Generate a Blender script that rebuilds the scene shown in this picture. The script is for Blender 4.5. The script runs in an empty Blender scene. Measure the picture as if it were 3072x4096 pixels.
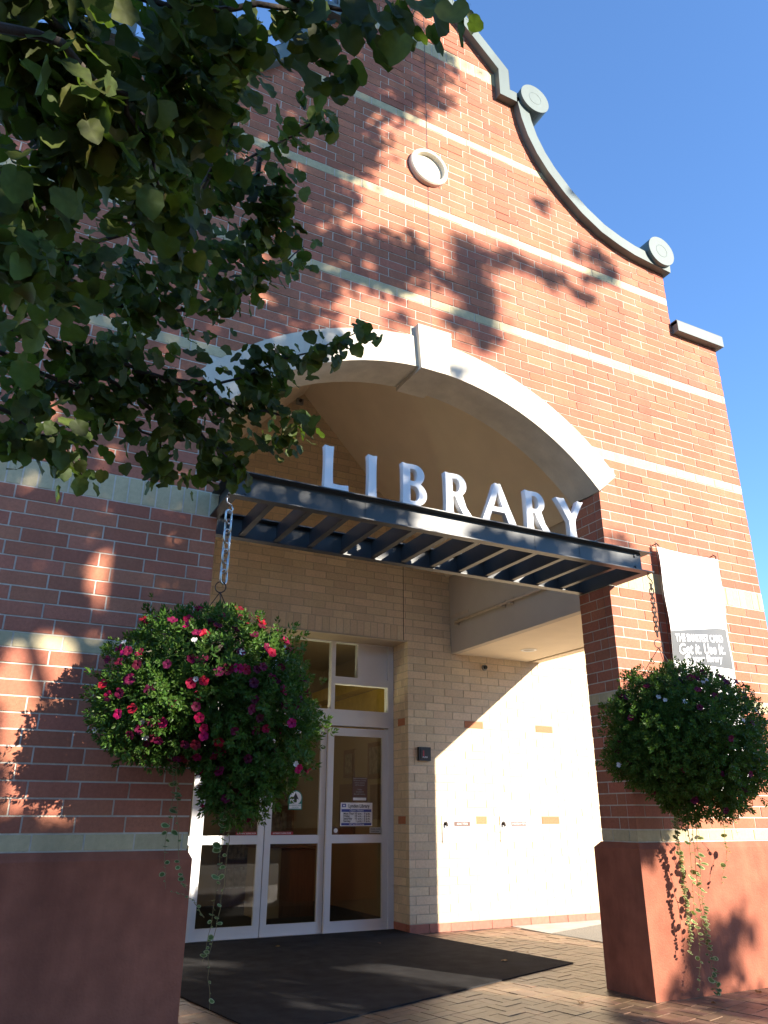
import bpy, bmesh, math, random
import numpy as np
from mathutils import Matrix, Vector
rng = random.Random(11)
nrg = np.random.default_rng(4)
SC = bpy.context.scene
COL = SC.collection
# ------------------------------------------------------------------ camera
Z0 = 1.294                      # height of the first brick course above the pavement
R_CAM = np.array([[0.89063563, -0.45471033, 0.00258806],
                  [0.1709819, 0.32961545, -0.92850355],
                  [0.42134709, 0.82740085, 0.3713145]])
C_CAM = np.array([-1.3303479, -5.44663223, 0.10811985 + Z0])
cam = bpy.data.cameras.new('camera')
cam.sensor_fit = 'HORIZONTAL'; cam.sensor_width = 36.0
cam.lens = 36.0 * 3038.674 / 3072.0
cam.clip_start = 0.05; cam.clip_end = 2000
camo = bpy.data.objects.new('camera', cam); COL.objects.link(camo)
M = Matrix(((R_CAM[0][0], -R_CAM[1][0], -R_CAM[2][0], C_CAM[0]),
            (R_CAM[0][1], -R_CAM[1][1], -R_CAM[2][1], C_CAM[1]),
            (R_CAM[0][2], -R_CAM[1][2], -R_CAM[2][2], C_CAM[2]), (0, 0, 0, 1)))
camo.matrix_world = M
SC.camera = camo
SC.render.resolution_x = 768; SC.render.resolution_y = 1024
# ------------------------------------------------------------------ light
SUN_AZ = math.radians(28.4)     # to the right of the facade normal
SUN_EL = math.radians(20.2)
SDIR = Vector((math.sin(SUN_AZ) * math.cos(SUN_EL), -math.cos(SUN_AZ) * math.cos(SUN_EL), math.sin(SUN_EL)))
world = bpy.data.worlds.new('World'); SC.world = world; world.use_nodes = True
wn = world.node_tree
bg = wn.nodes['Background']
sky = wn.nodes.new('ShaderNodeTexSky'); sky.sky_type = 'NISHITA'; sky.sun_disc = False
sky.sun_elevation = SUN_EL
sky.sun_rotation = math.pi - SUN_AZ
sky.altitude = 300; sky.air_density = 1.0; sky.dust_density = 0.0; sky.ozone_density = 6.0
wn.links.new(sky.outputs[0], bg.inputs[0]); bg.inputs[1].default_value = 0.15
sun = bpy.data.lights.new('sun', 'SUN'); sun.energy = 5.0; sun.angle = math.radians(0.53)
sun.color = (1.0, 0.90, 0.76)
suno = bpy.data.objects.new('sun', sun); COL.objects.link(suno)
suno.rotation_euler = SDIR.to_track_quat('Z', 'Y').to_euler()
vs = SC.view_settings
vs.view_transform = 'Standard'; vs.look = 'None'; vs.exposure = 1.5; vs.gamma = 1.0
vs.use_curve_mapping = False
# ------------------------------------------------------------------ helpers
def proj(p):
    d = R_CAM @ (np.asarray(p, float) - C_CAM)
    if d[2] < 0.05: return None
    return 1536 + 3038.674 * d[0] / d[2], 2048 + 3038.674 * d[1] / d[2]
def area_px(pts):
    q = [proj(p) for p in pts]
    if any(a is None for a in q): return 0
    cx = sum(a[0] for a in q) / len(q); cy = sum(a[1] for a in q) / len(q)
    if not (0 <= cx <= 3072 and 0 <= cy <= 4096): return 0
    return abs(sum(q[i - 1][0] * q[i][1] - q[i][0] * q[i - 1][1] for i in range(len(q)))) / 2
def props(o, label=None, cat=None, group=None, kind=None):
    if label: o['label'] = label
    if cat: o['category'] = cat
    if group: o['group'] = group
    if kind: o['kind'] = kind
    return o
def thing(name, label, cat, loc=(0, 0, 0), group=None, kind=None):
    o = bpy.data.objects.new(name, None); COL.objects.link(o); o.location = loc
    o.empty_display_size = 0.2
    return props(o, label, cat, group, kind)
def link(name, me, parent=None, mw=None):
    o = bpy.data.objects.new(name, me); COL.objects.link(o)
    if parent is not None:
        o.parent = parent
        o.matrix_parent_inverse = parent.matrix_basis.inverted()
    if mw is not None: o.matrix_basis = mw
    return o
class MB:
    """collects simple solids, then links them as one mesh object"""
    def __init__(s): s.v = []; s.f = []
    def add(s, v, f):
        n = len(s.v); s.v += [tuple(a) for a in v]; s.f += [tuple(i + n for i in q) for q in f]
    def box(s, x0, x1, y0, y1, z0, z1):
        s.add([(x0, y0, z0), (x1, y0, z0), (x1, y1, z0), (x0, y1, z0), (x0, y0, z1), (x1, y0, z1), (x1, y1, z1), (x0, y1, z1)],
              [(0, 3, 2, 1), (4, 5, 6, 7), (0, 1, 5, 4), (1, 2, 6, 5), (2, 3, 7, 6), (3, 0, 4, 7)])
    def prism(s, poly, f0, f1):
        """poly: 2D points; f0/f1 map a 2D point to the front and back 3D points"""
        n = len(poly); a = [f0(p) for p in poly]; b = [f1(p) for p in poly]
        s.add(a + b, [tuple(range(n)), tuple(range(2 * n - 1, n - 1, -1))] + [(i, i + n, (i + 1) % n + n, (i + 1) % n) for i in range(n)])
    def tube(s, pts, r, k=6, caps=True, r1=None):
        pts = [Vector(p) for p in pts]; n = len(pts); base = len(s.v); pf = None
        for i, p in enumerate(pts):
            t = (pts[min(i + 1, n - 1)] - pts[max(i - 1, 0)]).normalized()
            if pf is None:
                pf = t.orthogonal().normalized()
            pf = (pf - t * pf.dot(t)).normalized(); q = t.cross(pf)
            rr = r if r1 is None else r + (r1 - r) * i / max(1, n - 1)
            for j in range(k):
                a = 2 * math.pi * j / k
                s.v.append(tuple(p + (pf * math.cos(a) + q * math.sin(a)) * rr))
        for i in range(n - 1):
            for j in range(k):
                a = base + i * k + j; b = base + i * k + (j + 1) % k
                s.f.append((a, b, b + k, a + k))
        if caps:
            s.f.append(tuple(base + j for j in range(k - 1, -1, -1)))
            s.f.append(tuple(base + (n - 1) * k + j for j in range(k)))
    def disc(s, c, axis, r, h, k=24):
        c = Vector(c); ax = Vector(axis).normalized(); u = ax.orthogonal().normalized(); w = ax.cross(u)
        ring = [(u * math.cos(2 * math.pi * j / k) + w * math.sin(2 * math.pi * j / k)) * r for j in range(k)]
        s.add([c + q for q in ring] + [c + q + ax * h for q in ring],
              [tuple(range(k - 1, -1, -1)), tuple(range(k, 2 * k))] + [(j, (j + 1) % k, (j + 1) % k + k, j + k) for j in range(k)])
    def mesh(s, name, mat, smooth=False):
        me = bpy.data.meshes.new(name); me.from_pydata(s.v, [], s.f)
        if mat: me.materials.append(mat)
        bm = bmesh.new(); bm.from_mesh(me); bmesh.ops.recalc_face_normals(bm, faces=bm.faces); bm.to_mesh(me); bm.free()
        if smooth:
            me.polygons.foreach_set('use_smooth', [True] * len(me.polygons))
        me.update(); return me
    def build(s, name, mat, parent=None, smooth=False, kind=None):
        o = link(name, s.mesh(name, mat, smooth), parent)
        if kind: o['kind'] = kind
        return o
def big_mesh(name, V, Fs, mat, smooth=False):
    """V (n,3) array, Fs (m,k) array of equal-sided faces"""
    me = bpy.data.meshes.new(name)
    V = np.asarray(V, np.float32); Fs = np.asarray(Fs, np.int32); k = Fs.shape[1]
    me.vertices.add(len(V)); me.vertices.foreach_set('co', V.ravel())
    me.loops.add(Fs.size); me.loops.foreach_set('vertex_index', Fs.ravel())
    me.polygons.add(len(Fs)); me.polygons.foreach_set('loop_start', np.arange(0, Fs.size, k, dtype=np.int32))
    me.polygons.foreach_set('loop_total', np.full(len(Fs), k, np.int32))
    if smooth: me.polygons.foreach_set('use_smooth', np.ones(len(Fs), bool))
    me.materials.append(mat); me.update(); me.validate(); return me
# ------------------------------------------------------------------ materials
def node_mat(name):
    m = bpy.data.materials.new(name); m.use_nodes = True
    nt = m.node_tree; return m, nt, nt.nodes['Principled BSDF'], nt.nodes.new, nt.links.new
def mat(name, col, rough=0.7, var=0.0, nscale=8.0, namt=0.15, bump=0.0, bscale=60.0, metal=0.0, spec=0.5, hue=0.0, speck=0.0, stretch=None, stain=0.0):
    m, nt, b, N, L = node_mat(name)
    b.inputs['Roughness'].default_value = rough; b.inputs['Metallic'].default_value = metal
    b.inputs['Specular IOR Level'].default_value = spec
    tc = N('ShaderNodeTexCoord'); src = tc.outputs['Object']
    gm = N('ShaderNodeNewGeometry')
    pos = gm.outputs['Position']
    if stretch:
        mp = N('ShaderNodeMapping'); mp.inputs['Scale'].default_value = stretch; L(pos, mp.inputs[0]); pos = mp.outputs[0]
    no = N('ShaderNodeTexNoise'); no.inputs['Scale'].default_value = nscale; no.inputs['Detail'].default_value = 6; L(pos, no.inputs['Vector'])
    mr = N('ShaderNodeMapRange'); mr.inputs[1].default_value = 0.25; mr.inputs[2].default_value = 0.75
    mr.inputs[3].default_value = 1 - namt; mr.inputs[4].default_value = 1 + namt; L(no.outputs[0], mr.inputs[0])
    val = mr.outputs[0]
    if stain:
        sm = N('ShaderNodeMapping'); sm.inputs['Scale'].default_value = (3.2, 3.2, 0.55); L(gm.outputs['Position'], sm.inputs[0])
        sn = N('ShaderNodeTexNoise'); sn.inputs['Scale'].default_value = 1.0; sn.inputs['Detail'].default_value = 7; sn.inputs['Roughness'].default_value = 0.65; L(sm.outputs[0], sn.inputs['Vector'])
        sr = N('ShaderNodeMapRange'); sr.inputs[1].default_value = 0.35; sr.inputs[2].default_value = 0.7; sr.inputs[3].default_value = 1 + stain * 0.6; sr.inputs[4].default_value = 1 - stain; L(sn.outputs[0], sr.inputs[0])
        mm = N('ShaderNodeMath'); mm.operation = 'MULTIPLY'; L(val, mm.inputs[0]); L(sr.outputs[0], mm.inputs[1]); val = mm.outputs[0]
    hs = N('ShaderNodeHueSaturation'); hs.inputs['Color'].default_value = (*col, 1)
    if var or hue:
        oi = N('ShaderNodeObjectInfo')
        ad = N('ShaderNodeMath'); ad.operation = 'ADD'; L(oi.outputs['Random'], ad.inputs[0]); L(gm.outputs['Random Per Island'], ad.inputs[1])
        fr = N('ShaderNodeMath'); fr.operation = 'FRACT'; L(ad.outputs[0], fr.inputs[0])
        m2 = N('ShaderNodeMapRange'); m2.inputs[3].default_value = 1 - var; m2.inputs[4].default_value = 1 + var; L(fr.outputs[0], m2.inputs[0])
        mu = N('ShaderNodeMath'); mu.operation = 'MULTIPLY'; L(val, mu.inputs[0]); L(m2.outputs[0], mu.inputs[1]); val = mu.outputs[0]
        if hue:
            f7 = N('ShaderNodeMath'); f7.operation = 'MULTIPLY'; L(fr.outputs[0], f7.inputs[0]); f7.inputs[1].default_value = 7.31
            f8 = N('ShaderNodeMath'); f8.operation = 'FRACT'; L(f7.outputs[0], f8.inputs[0])
            m3 = N('ShaderNodeMapRange'); m3.inputs[3].default_value = 0.5 - hue; m3.inputs[4].default_value = 0.5 + hue; L(f8.outputs[0], m3.inputs[0]); L(m3.outputs[0], hs.inputs['Hue'])
    L(val, hs.inputs['Value'])
    colout = hs.outputs[0]
    if speck:
        n2 = N('ShaderNodeTexNoise'); n2.inputs['Scale'].default_value = 170; n2.inputs['Detail'].default_value = 2; L(gm.outputs['Position'], n2.inputs['Vector'])
        r2 = N('ShaderNodeMapRange'); r2.inputs[1].default_value = 0.62; r2.inputs[2].default_value = 0.72; L(n2.outputs[0], r2.inputs[0])
        mx = N('ShaderNodeMix'); mx.data_type = 'RGBA'; L(r2.outputs[0], mx.inputs[0]); L(colout, mx.inputs[6])
        mx.inputs[7].default_value = (*(c * (1 - speck) for c in col), 1); colout = mx.outputs[2]
    L(colout, b.inputs['Base Color'])
    if bump:
        nb = N('ShaderNodeTexNoise'); nb.inputs['Scale'].default_value = bscale; nb.inputs['Detail'].default_value = 5; L(gm.outputs['Position'], nb.inputs['Vector'])
        bp = N('ShaderNodeBump'); bp.inputs['Strength'].default_value = bump; bp.inputs['Distance'].default_value = 0.01
        L(nb.outputs[0], bp.inputs['Height']); L(bp.outputs[0], b.inputs['Normal'])
    return m
def leaf_mat(name, col, tcol, var=0.35, hue=0.03, rough=0.45, yellow=0.0):
    m, nt, b, N, L = node_mat(name)
    oi = N('ShaderNodeObjectInfo'); gm = N('ShaderNodeNewGeometry')
    ad = N('ShaderNodeMath'); ad.operation = 'ADD'; L(oi.outputs['Random'], ad.inputs[0]); L(gm.outputs['Random Per Island'], ad.inputs[1])
    fr = N('ShaderNodeMath'); fr.operation = 'FRACT'; L(ad.outputs[0], fr.inputs[0])
    hs = N('ShaderNodeHueSaturation'); hs.inputs['Color'].default_value = (*col, 1)
    m2 = N('ShaderNodeMapRange'); m2.inputs[3].default_value = 1 - var; m2.inputs[4].default_value = 1 + var; L(fr.outputs[0], m2.inputs[0]); L(m2.outputs[0], hs.inputs['Value'])
    f7 = N('ShaderNodeMath'); f7.operation = 'MULTIPLY'; L(fr.outputs[0], f7.inputs[0]); f7.inputs[1].default_value = 5.77
    f8 = N('ShaderNodeMath'); f8.operation = 'FRACT'; L(f7.outputs[0], f8.inputs[0])
    m3 = N('ShaderNodeMapRange'); m3.inputs[3].default_value = 0.5 - hue; m3.inputs[4].default_value = 0.5 + hue; L(f8.outputs[0], m3.inputs[0]); L(m3.outputs[0], hs.inputs['Hue'])
    nz = N('ShaderNodeTexNoise'); nz.inputs['Scale'].default_value = 55; nz.inputs['Detail'].default_value = 4; L(gm.outputs['Position'], nz.inputs['Vector'])
    nr = N('ShaderNodeMapRange'); nr.inputs[1].default_value = 0.3; nr.inputs[2].default_value = 0.7; nr.inputs[3].default_value = 0.7; nr.inputs[4].default_value = 1.3; L(nz.outputs[0], nr.inputs[0])
    nm = N('ShaderNodeMath'); nm.operation = 'MULTIPLY'; L(m2.outputs[0], nm.inputs[0]); L(nr.outputs[0], nm.inputs[1]); L(nm.outputs[0], hs.inputs['Value'])
    colout = hs.outputs[0]
    if yellow:
        f9 = N('ShaderNodeMath'); f9.operation = 'MULTIPLY'; L(fr.outputs[0], f9.inputs[0]); f9.inputs[1].default_value = 13.7
        fa = N('ShaderNodeMath'); fa.operation = 'FRACT'; L(f9.outputs[0], fa.inputs[0])
        ra = N('ShaderNodeMapRange'); ra.inputs[1].default_value = 1 - yellow; ra.inputs[2].default_value = 1.0; L(fa.outputs[0], ra.inputs[0])
        mx = N('ShaderNodeMix'); mx.data_type = 'RGBA'; L(ra.outputs[0], mx.inputs[0]); L(colout, mx.inputs[6]); mx.inputs[7].default_value = (0.16, 0.12, 0.02, 1); colout = mx.outputs[2]
    L(colout, b.inputs['Base Color']); b.inputs['Roughness'].default_value = rough; b.inputs['Specular IOR Level'].default_value = 0.25
    tr = N('ShaderNodeBsdfTranslucent'); tr.inputs[0].default_value = (*tcol, 1)
    ms = N('ShaderNodeMixShader'); ms.inputs[0].default_value = 0.3
    out = nt.nodes['Material Output']
    L(b.outputs[0], ms.inputs[1]); L(tr.outputs[0], ms.inputs[2]); L(ms.outputs[0], out.inputs[0])
    return m
def glass_mat(name, tint=(0.82, 0.86, 0.84)):
    m, nt, b, N, L = node_mat(name)
    nt.nodes.remove(b)
    fr = N('ShaderNodeFresnel'); fr.inputs[0].default_value = 1.5
    t = N('ShaderNodeBsdfTransparent'); t.inputs[0].default_value = (*tint, 1)
    g = N('ShaderNodeBsdfGlossy'); g.inputs['Roughness'].default_value = 0.0; g.inputs[0].default_value = (1, 1, 1, 1)
    gm = N('ShaderNodeNewGeometry'); iv = N('ShaderNodeMath'); iv.operation = 'SUBTRACT'; iv.inputs[0].default_value = 1.0; L(gm.outputs['Backfacing'], iv.inputs[1])
    mu = N('ShaderNodeMath'); mu.operation = 'MULTIPLY'; L(fr.outputs[0], mu.inputs[0]); L(iv.outputs[0], mu.inputs[1])
    ms = N('ShaderNodeMixShader'); L(mu.outputs[0], ms.inputs[0]); L(t.outputs[0], ms.inputs[1]); L(g.outputs[0], ms.inputs[2])
    L(ms.outputs[0], nt.nodes['Material Output'].inputs[0]); return m
def glow_mat(name, col, s):
    m, nt, b, N, L = node_mat(name)
    b.inputs['Base Color'].default_value = (*col, 1); b.inputs['Emission Color'].default_value = (*col, 1); b.inputs['Emission Strength'].default_value = s
    return m
m_red = mat('red_brick', (0.42, 0.158, 0.096), 0.85, var=0.14, nscale=45, namt=0.14, bump=0.25, bscale=220, spec=0.2, hue=0.005, speck=0.25, stain=0.14)
m_pale = mat('pale_brick', (0.54, 0.45, 0.27), 0.85, var=0.07, nscale=30, namt=0.1, bump=0.2, bscale=200, spec=0.2, speck=0.2, stain=0.12)
m_buff = mat('buff_brick', (0.66, 0.53, 0.36), 0.85, var=0.1, nscale=35, namt=0.1, bump=0.2, bscale=200, spec=0.2, hue=0.006, speck=0.12, stain=0.08)
m_mortar = mat('mortar', (0.62, 0.57, 0.48), 0.95, nscale=25, namt=0.12, bump=0.3, bscale=300, spec=0.1, stain=0.15)
m_mortar2 = mat('buff_mortar', (0.50, 0.43, 0.32), 0.95, nscale=25, namt=0.12, bump=0.3, bscale=300, spec=0.1)
m_stone = mat('cast_stone', (0.62, 0.57, 0.47), 0.85, nscale=5, namt=0.08, bump=0.12, bscale=120, spec=0.2, speck=0.22, stain=0.16)
m_plinth = mat('painted_plinth', (0.33, 0.108, 0.062), 0.75, nscale=7, namt=0.2, bump=0.4, bscale=70, spec=0.25, stain=0.22)
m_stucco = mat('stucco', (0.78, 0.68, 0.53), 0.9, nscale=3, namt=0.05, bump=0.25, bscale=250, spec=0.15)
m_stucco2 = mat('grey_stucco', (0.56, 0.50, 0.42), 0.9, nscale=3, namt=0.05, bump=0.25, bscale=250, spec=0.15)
m_coping = mat('green_grey_metal', (0.125, 0.16, 0.152), 0.5, nscale=2, namt=0.06, spec=0.4, stain=0.14)
m_coping_in = mat('dark_coping_underside', (0.045, 0.05, 0.045), 0.5, spec=0.4)  # dark metal, with the shade under the coping put into its tone
m_steel = mat('slate_blue_painted_steel', (0.055, 0.063, 0.066), 0.45, nscale=4, namt=0.15, bump=0.05, bscale=40, spec=0.5, stain=0.15)
m_letter = mat('white_enamel', (0.80, 0.80, 0.80), 0.6, nscale=3, namt=0.03)
m_alu = mat('white_aluminium', (0.70, 0.70, 0.71), 0.4, nscale=3, namt=0.04)
m_lintel = mat('painted_lintel', (0.45, 0.37, 0.27), 0.5, nscale=4, namt=0.06)
m_glass = glass_mat('door_glass')
m_black = mat('black_plastic', (0.02, 0.021, 0.023), 0.4)
m_white = mat('white_print', (0.8, 0.8, 0.8), 0.5)
m_blue = mat('blue_print', (0.03, 0.06, 0.30), 0.5)
m_redp = mat('red_print', (0.32, 0.02, 0.03), 0.5)
m_brownp = mat('brown_print', (0.11, 0.05, 0.035), 0.5)
m_green = mat('green_print', (0.02, 0.20, 0.14), 0.5)
m_greyp = mat('grey_print', (0.35, 0.36, 0.35), 0.5)
m_chrome = mat('zinc_chain', (0.48, 0.47, 0.45), 0.3, metal=1.0)
m_rust = mat('dark_chain', (0.05, 0.035, 0.028), 0.6, metal=0.3)
m_wire = mat('black_wire', (0.03, 0.03, 0.03), 0.6)
m_banner = mat('white_banner_cloth', (0.82, 0.81, 0.78), 0.8, nscale=6, namt=0.03)
m_bpanel = mat('charcoal_banner_print', (0.075, 0.08, 0.085), 0.6, nscale=5, namt=0.1)
m_paver = mat('clay_paver', (0.20, 0.122, 0.078), 0.40, var=0.25, nscale=16, namt=0.2, bump=0.2, bscale=130, spec=0.5, hue=0.012, stain=0.2)
m_joint = mat('paver_joint', (0.085, 0.052, 0.038), 0.9, nscale=20, namt=0.2)
m_mat = mat('charcoal_carpet', (0.034, 0.033, 0.034), 0.95, nscale=6, namt=0.25, bump=0.5, bscale=400, spec=0.1, stain=0.25)
m_conc = mat('smooth_concrete', (0.46, 0.44, 0.39), 0.85, nscale=6, namt=0.1, bump=0.15, bscale=120, stain=0.2)
m_agg = mat('exposed_aggregate', (0.26, 0.24, 0.20), 0.9, nscale=90, namt=0.45, bump=0.5, bscale=150)
m_asph = mat('asphalt', (0.05, 0.05, 0.05), 0.9, nscale=20, namt=0.2)
m_bark = mat('bark', (0.045, 0.035, 0.028), 0.9, nscale=20, namt=0.3, bump=0.5, bscale=60)
m_leaf = leaf_mat('linden_leaf', (0.052, 0.070, 0.016), (0.12, 0.20, 0.02), var=0.45, hue=0.03, yellow=0.10, rough=0.6)
m_petleaf = leaf_mat('petunia_leaf', (0.060, 0.125, 0.022), (0.12, 0.24, 0.02), var=0.4, hue=0.02)
m_flower = leaf_mat('magenta_petal', (0.36, 0.004, 0.06), (0.45, 0.01, 0.06), var=0.4, hue=0.02, rough=0.6)
m_darkfl = leaf_mat('wine_petal', (0.12, 0.004, 0.028), (0.18, 0.008, 0.035), var=0.4, hue=0.03, rough=0.6)
m_whitefl = leaf_mat('white_petal', (0.75, 0.73, 0.72), (0.5, 0.5, 0.5), var=0.1, hue=0.0)
m_vine = leaf_mat('variegated_leaf', (0.10, 0.16, 0.05), (0.2, 0.3, 0.05), var=0.4, hue=0.02)
m_vrim = leaf_mat('cream_leaf_margin', (0.46, 0.47, 0.22), (0.4, 0.4, 0.15), var=0.2, hue=0.01)
m_stem = mat('vine_stem', (0.22, 0.16, 0.06), 0.7)
m_tan = mat('tan_interior_wall', (0.30, 0.22, 0.13), 0.9, nscale=2, namt=0.05)
m_yel = mat('lamplit_interior_yellow', (0.55, 0.38, 0.06), 0.8)  # warm lamplight on the inner wall put into this yellow
m_floor_in = mat('dark_interior_carpet', (0.035, 0.032, 0.03), 0.95)
m_wood = mat('brown_wood', (0.13, 0.065, 0.035), 0.5, nscale=4, namt=0.2, stretch=(8, 8, 1))
m_frame = mat('picture_print', (0.18, 0.14, 0.10), 0.6, nscale=14, namt=0.6)
m_steelp = mat('brushed_plate', (0.72, 0.72, 0.70), 0.4, metal=0.0)
m_accent = mat('accent_red_brick', (0.46, 0.19, 0.10), 0.85, var=0.12, nscale=45, namt=0.12, bump=0.25, bscale=220, spec=0.2)
m_tile = mat('red_base_tile', (0.36, 0.13, 0.085), 0.7, var=0.15, nscale=20, namt=0.15, bump=0.15, bscale=120)
m_gr = mat('grey_fixture', (0.25, 0.25, 0.24), 0.5)
m_pipe = mat('painted_pipe', (0.56, 0.47, 0.36), 0.6)
TWIGS=[
 [(-1.62,-2.96,3.06),(-1.55,-2.93,3.15),(-1.34,-2.93,3.29),(-1.13,-3.01,3.49),(-0.94,-3.08,3.65),(-0.75,-3.21,3.83),(-0.62,-3.26,3.94),(-0.52,-3.32,4.06)],
 [(-1.64,-2.82,3.20),(-1.24,-2.71,3.31),(-0.93,-2.62,3.39),(-0.67,-2.63,3.57),(-0.47,-2.66,3.78),(-0.35,-2.66,3.95)],
 [(-1.62,-2.73,3.06),(-1.29,-2.62,3.13),(-1.00,-2.51,3.15),(-0.69,-2.45,3.20),(-0.46,-2.46,3.34),(-0.21,-2.50,3.50),(0.03,-2.57,3.66)],
 [(-1.01,-2.54,3.13),(-0.73,-2.47,3.14),(-0.48,-2.41,3.14),(-0.25,-2.39,3.19),(-0.16,-2.29,3.17)],
 [(-1.19,-2.60,3.07),(-0.92,-2.48,3.01),(-0.70,-2.39,2.99),(-0.56,-2.29,2.95),(-0.44,-2.19,2.91)],
 [(-1.55,-2.84,2.66),(-1.46,-2.80,2.69),(-1.34,-2.73,2.68),(-1.24,-2.67,2.66),(-1.16,-2.59,2.60)],
 [(-1.61,-2.68,3.00),(-1.31,-2.58,2.98),(-1.07,-2.49,2.96),(-0.87,-2.40,2.90),(-0.80,-2.29,2.83)],
 [(-1.57,-4.27,2.74),(-1.43,-4.22,2.82),(-1.30,-4.13,2.84),(-1.21,-4.02,2.83),(-1.15,-3.90,2.82)],
 [(-1.61,-4.07,3.10),(-1.40,-4.08,3.18),(-1.16,-4.11,3.25),(-1.02,-4.13,3.30),(-0.87,-4.17,3.35),(-0.72,-4.21,3.38),(-0.63,-4.25,3.43),(-0.51,-4.27,3.45)],
 [(-1.18,-4.08,3.37),(-1.08,-3.96,3.40),(-0.99,-3.84,3.42),(-0.97,-3.69,3.42),(-0.95,-3.54,3.42)],
 [(-0.97,-4.20,3.30),(-0.92,-4.16,3.33),(-0.86,-4.12,3.35),(-0.80,-4.04,3.34),(-0.77,-4.00,3.36)],
 [(-1.55,-4.03,2.65),(-1.46,-3.95,2.67),(-1.43,-3.84,2.65),(-1.38,-3.71,2.58)],
 [(-1.47,-4.18,2.94),(-1.38,-4.01,3.00),(-1.34,-3.81,3.02)],
 [(-0.74,-3.17,3.85),(-0.71,-2.99,3.77),(-0.58,-2.95,3.79),(-0.50,-2.89,3.80)],
 [(-0.96,-3.21,3.52),(-0.93,-3.31,3.71),(-0.92,-3.39,3.86),(-0.91,-3.42,3.98)],
]
CLUMPS=[
 (-1.42,-3.99,3.05,0.27,0.20,140),
 (-1.42,-3.89,2.81,0.22,0.22,110),
 (-1.23,-3.89,3.22,0.19,0.23,110),
 (-1.43,-3.81,2.54,0.11,0.18,35),
 (-1.20,-3.54,3.16,0.24,0.19,110),
 (-1.13,-3.71,3.46,0.09,0.23,60),
 (-1.06,-3.41,3.45,0.14,0.16,55),
 (-1.10,-2.91,3.33,0.35,0.19,150),
 (-0.74,-2.84,3.66,0.23,0.21,110),
 (-0.60,-2.73,3.65,0.13,0.08,24),
 (-1.30,-2.72,3.07,0.29,0.16,110),
 (-0.88,-2.52,3.45,0.29,0.13,80),
 (-1.38,-3.04,3.19,0.22,0.16,60),
 (-0.92,-2.35,3.19,0.31,0.13,90),
 (-1.34,-2.74,2.69,0.15,0.08,40),
 (-1.22,-2.71,2.62,0.06,0.06,14),
 (-0.95,-2.34,2.98,0.23,0.09,50),
 (-0.66,-2.35,3.12,0.18,0.13,60),
 (-0.45,-2.42,3.34,0.20,0.09,60),
 (-0.20,-2.48,3.49,0.14,0.06,34),
 (-0.32,-2.34,3.14,0.14,0.06,34),
 (-0.52,-2.30,2.96,0.08,0.10,26),
 (-0.85,-2.40,2.83,0.05,0.06,10),
 (-0.64,-3.02,3.83,0.09,0.15,24),
 (-0.56,-2.96,3.74,0.09,0.09,22),
 (-0.75,-3.23,3.78,0.14,0.08,30),
 (-0.60,-3.31,3.94,0.08,0.05,16),
 (-0.88,-3.00,3.72,0.12,0.12,34),
 (-1.50,-4.15,2.92,0.15,0.07,50),
 (-1.09,-3.90,3.48,0.08,0.13,20),
 (-0.64,-2.50,3.70,0.12,0.06,14),
 (-1.14,-2.51,2.90,0.12,0.08,20),
 (-1.44,-2.71,2.85,0.11,0.11,25),
 (-0.68,-2.34,2.88,0.04,0.06,6),
]
LEAVES=[(-0.74,-4.25,3.15),(-0.82,-4.25,3.17),(-0.83,-4.22,3.22),(-0.89,-4.15,3.13),(-0.90,-4.10,3.22),(-0.94,-4.08,3.21),(-0.85,-4.15,3.24),(-0.65,-4.45,3.12),(-0.66,-4.38,3.21),(-0.71,-4.40,3.17),(-0.72,-4.29,3.29),(-0.69,-4.29,3.28),(-1.01,-3.99,3.41),(-0.97,-3.81,3.39),(-1.02,-3.95,3.38),(-1.04,-3.97,3.40),(-0.78,-4.25,3.23),(-0.79,-4.23,3.28),(-0.91,-4.09,3.34),(-0.86,-4.15,3.31),(-0.79,-4.08,3.30),(-0.88,-4.07,3.31),(-0.75,-4.24,3.21),(-0.70,-4.25,3.26),(-0.71,-4.29,3.17),(-0.98,-4.02,3.30),(-0.96,-4.03,3.37),(-0.93,-4.11,3.36),(-0.90,-4.20,3.29),(-0.81,-4.25,3.29),(-0.77,-4.31,3.20),(-0.63,-4.35,3.24),(-0.99,-3.71,3.44),(-1.05,-3.66,3.41),(-0.97,-3.50,3.52),(-1.07,-3.83,3.42),(-0.94,-4.09,3.34)]
HOLES=[(-0.73,2.99,0.17,0.24),(-0.66,2.82,0.16,0.17),(-1.09,2.18,0.33,0.20),(-1.16,1.94,0.13,0.28),(-0.85,2.44,0.35,0.18),(-1.16,2.41,0.18,0.10),(-1.13,1.59,0.06,0.19),(-0.36,2.42,0.15,0.11),(-0.40,2.17,0.32,0.25),(-0.64,1.97,0.20,0.17),(-0.14,2.51,0.23,0.11),(0.15,6.12,0.09,0.06),(0.21,5.71,0.10,0.06),(-0.60,5.85,0.04,0.08),(-0.85,4.32,0.04,0.04),(1.11,5.08,0.21,0.17),(0.32,5.72,0.05,0.03),(0.11,4.62,0.06,0.06),(-1.33,4.20,0.09,0.09),(-0.85,1.82,0.36,0.46),(-0.45,2.20,0.25,0.20),(-1.53,2.22,0.10,0.10),(-1.41,2.22,0.10,0.10),(-2.81,1.59,0.10,0.10),(-2.65,1.56,0.10,0.10),(-3.59,1.05,0.10,0.10),(-3.76,1.17,0.10,0.10),(-3.20,1.64,0.10,0.10),(-3.17,1.75,0.10,0.10)]
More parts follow.
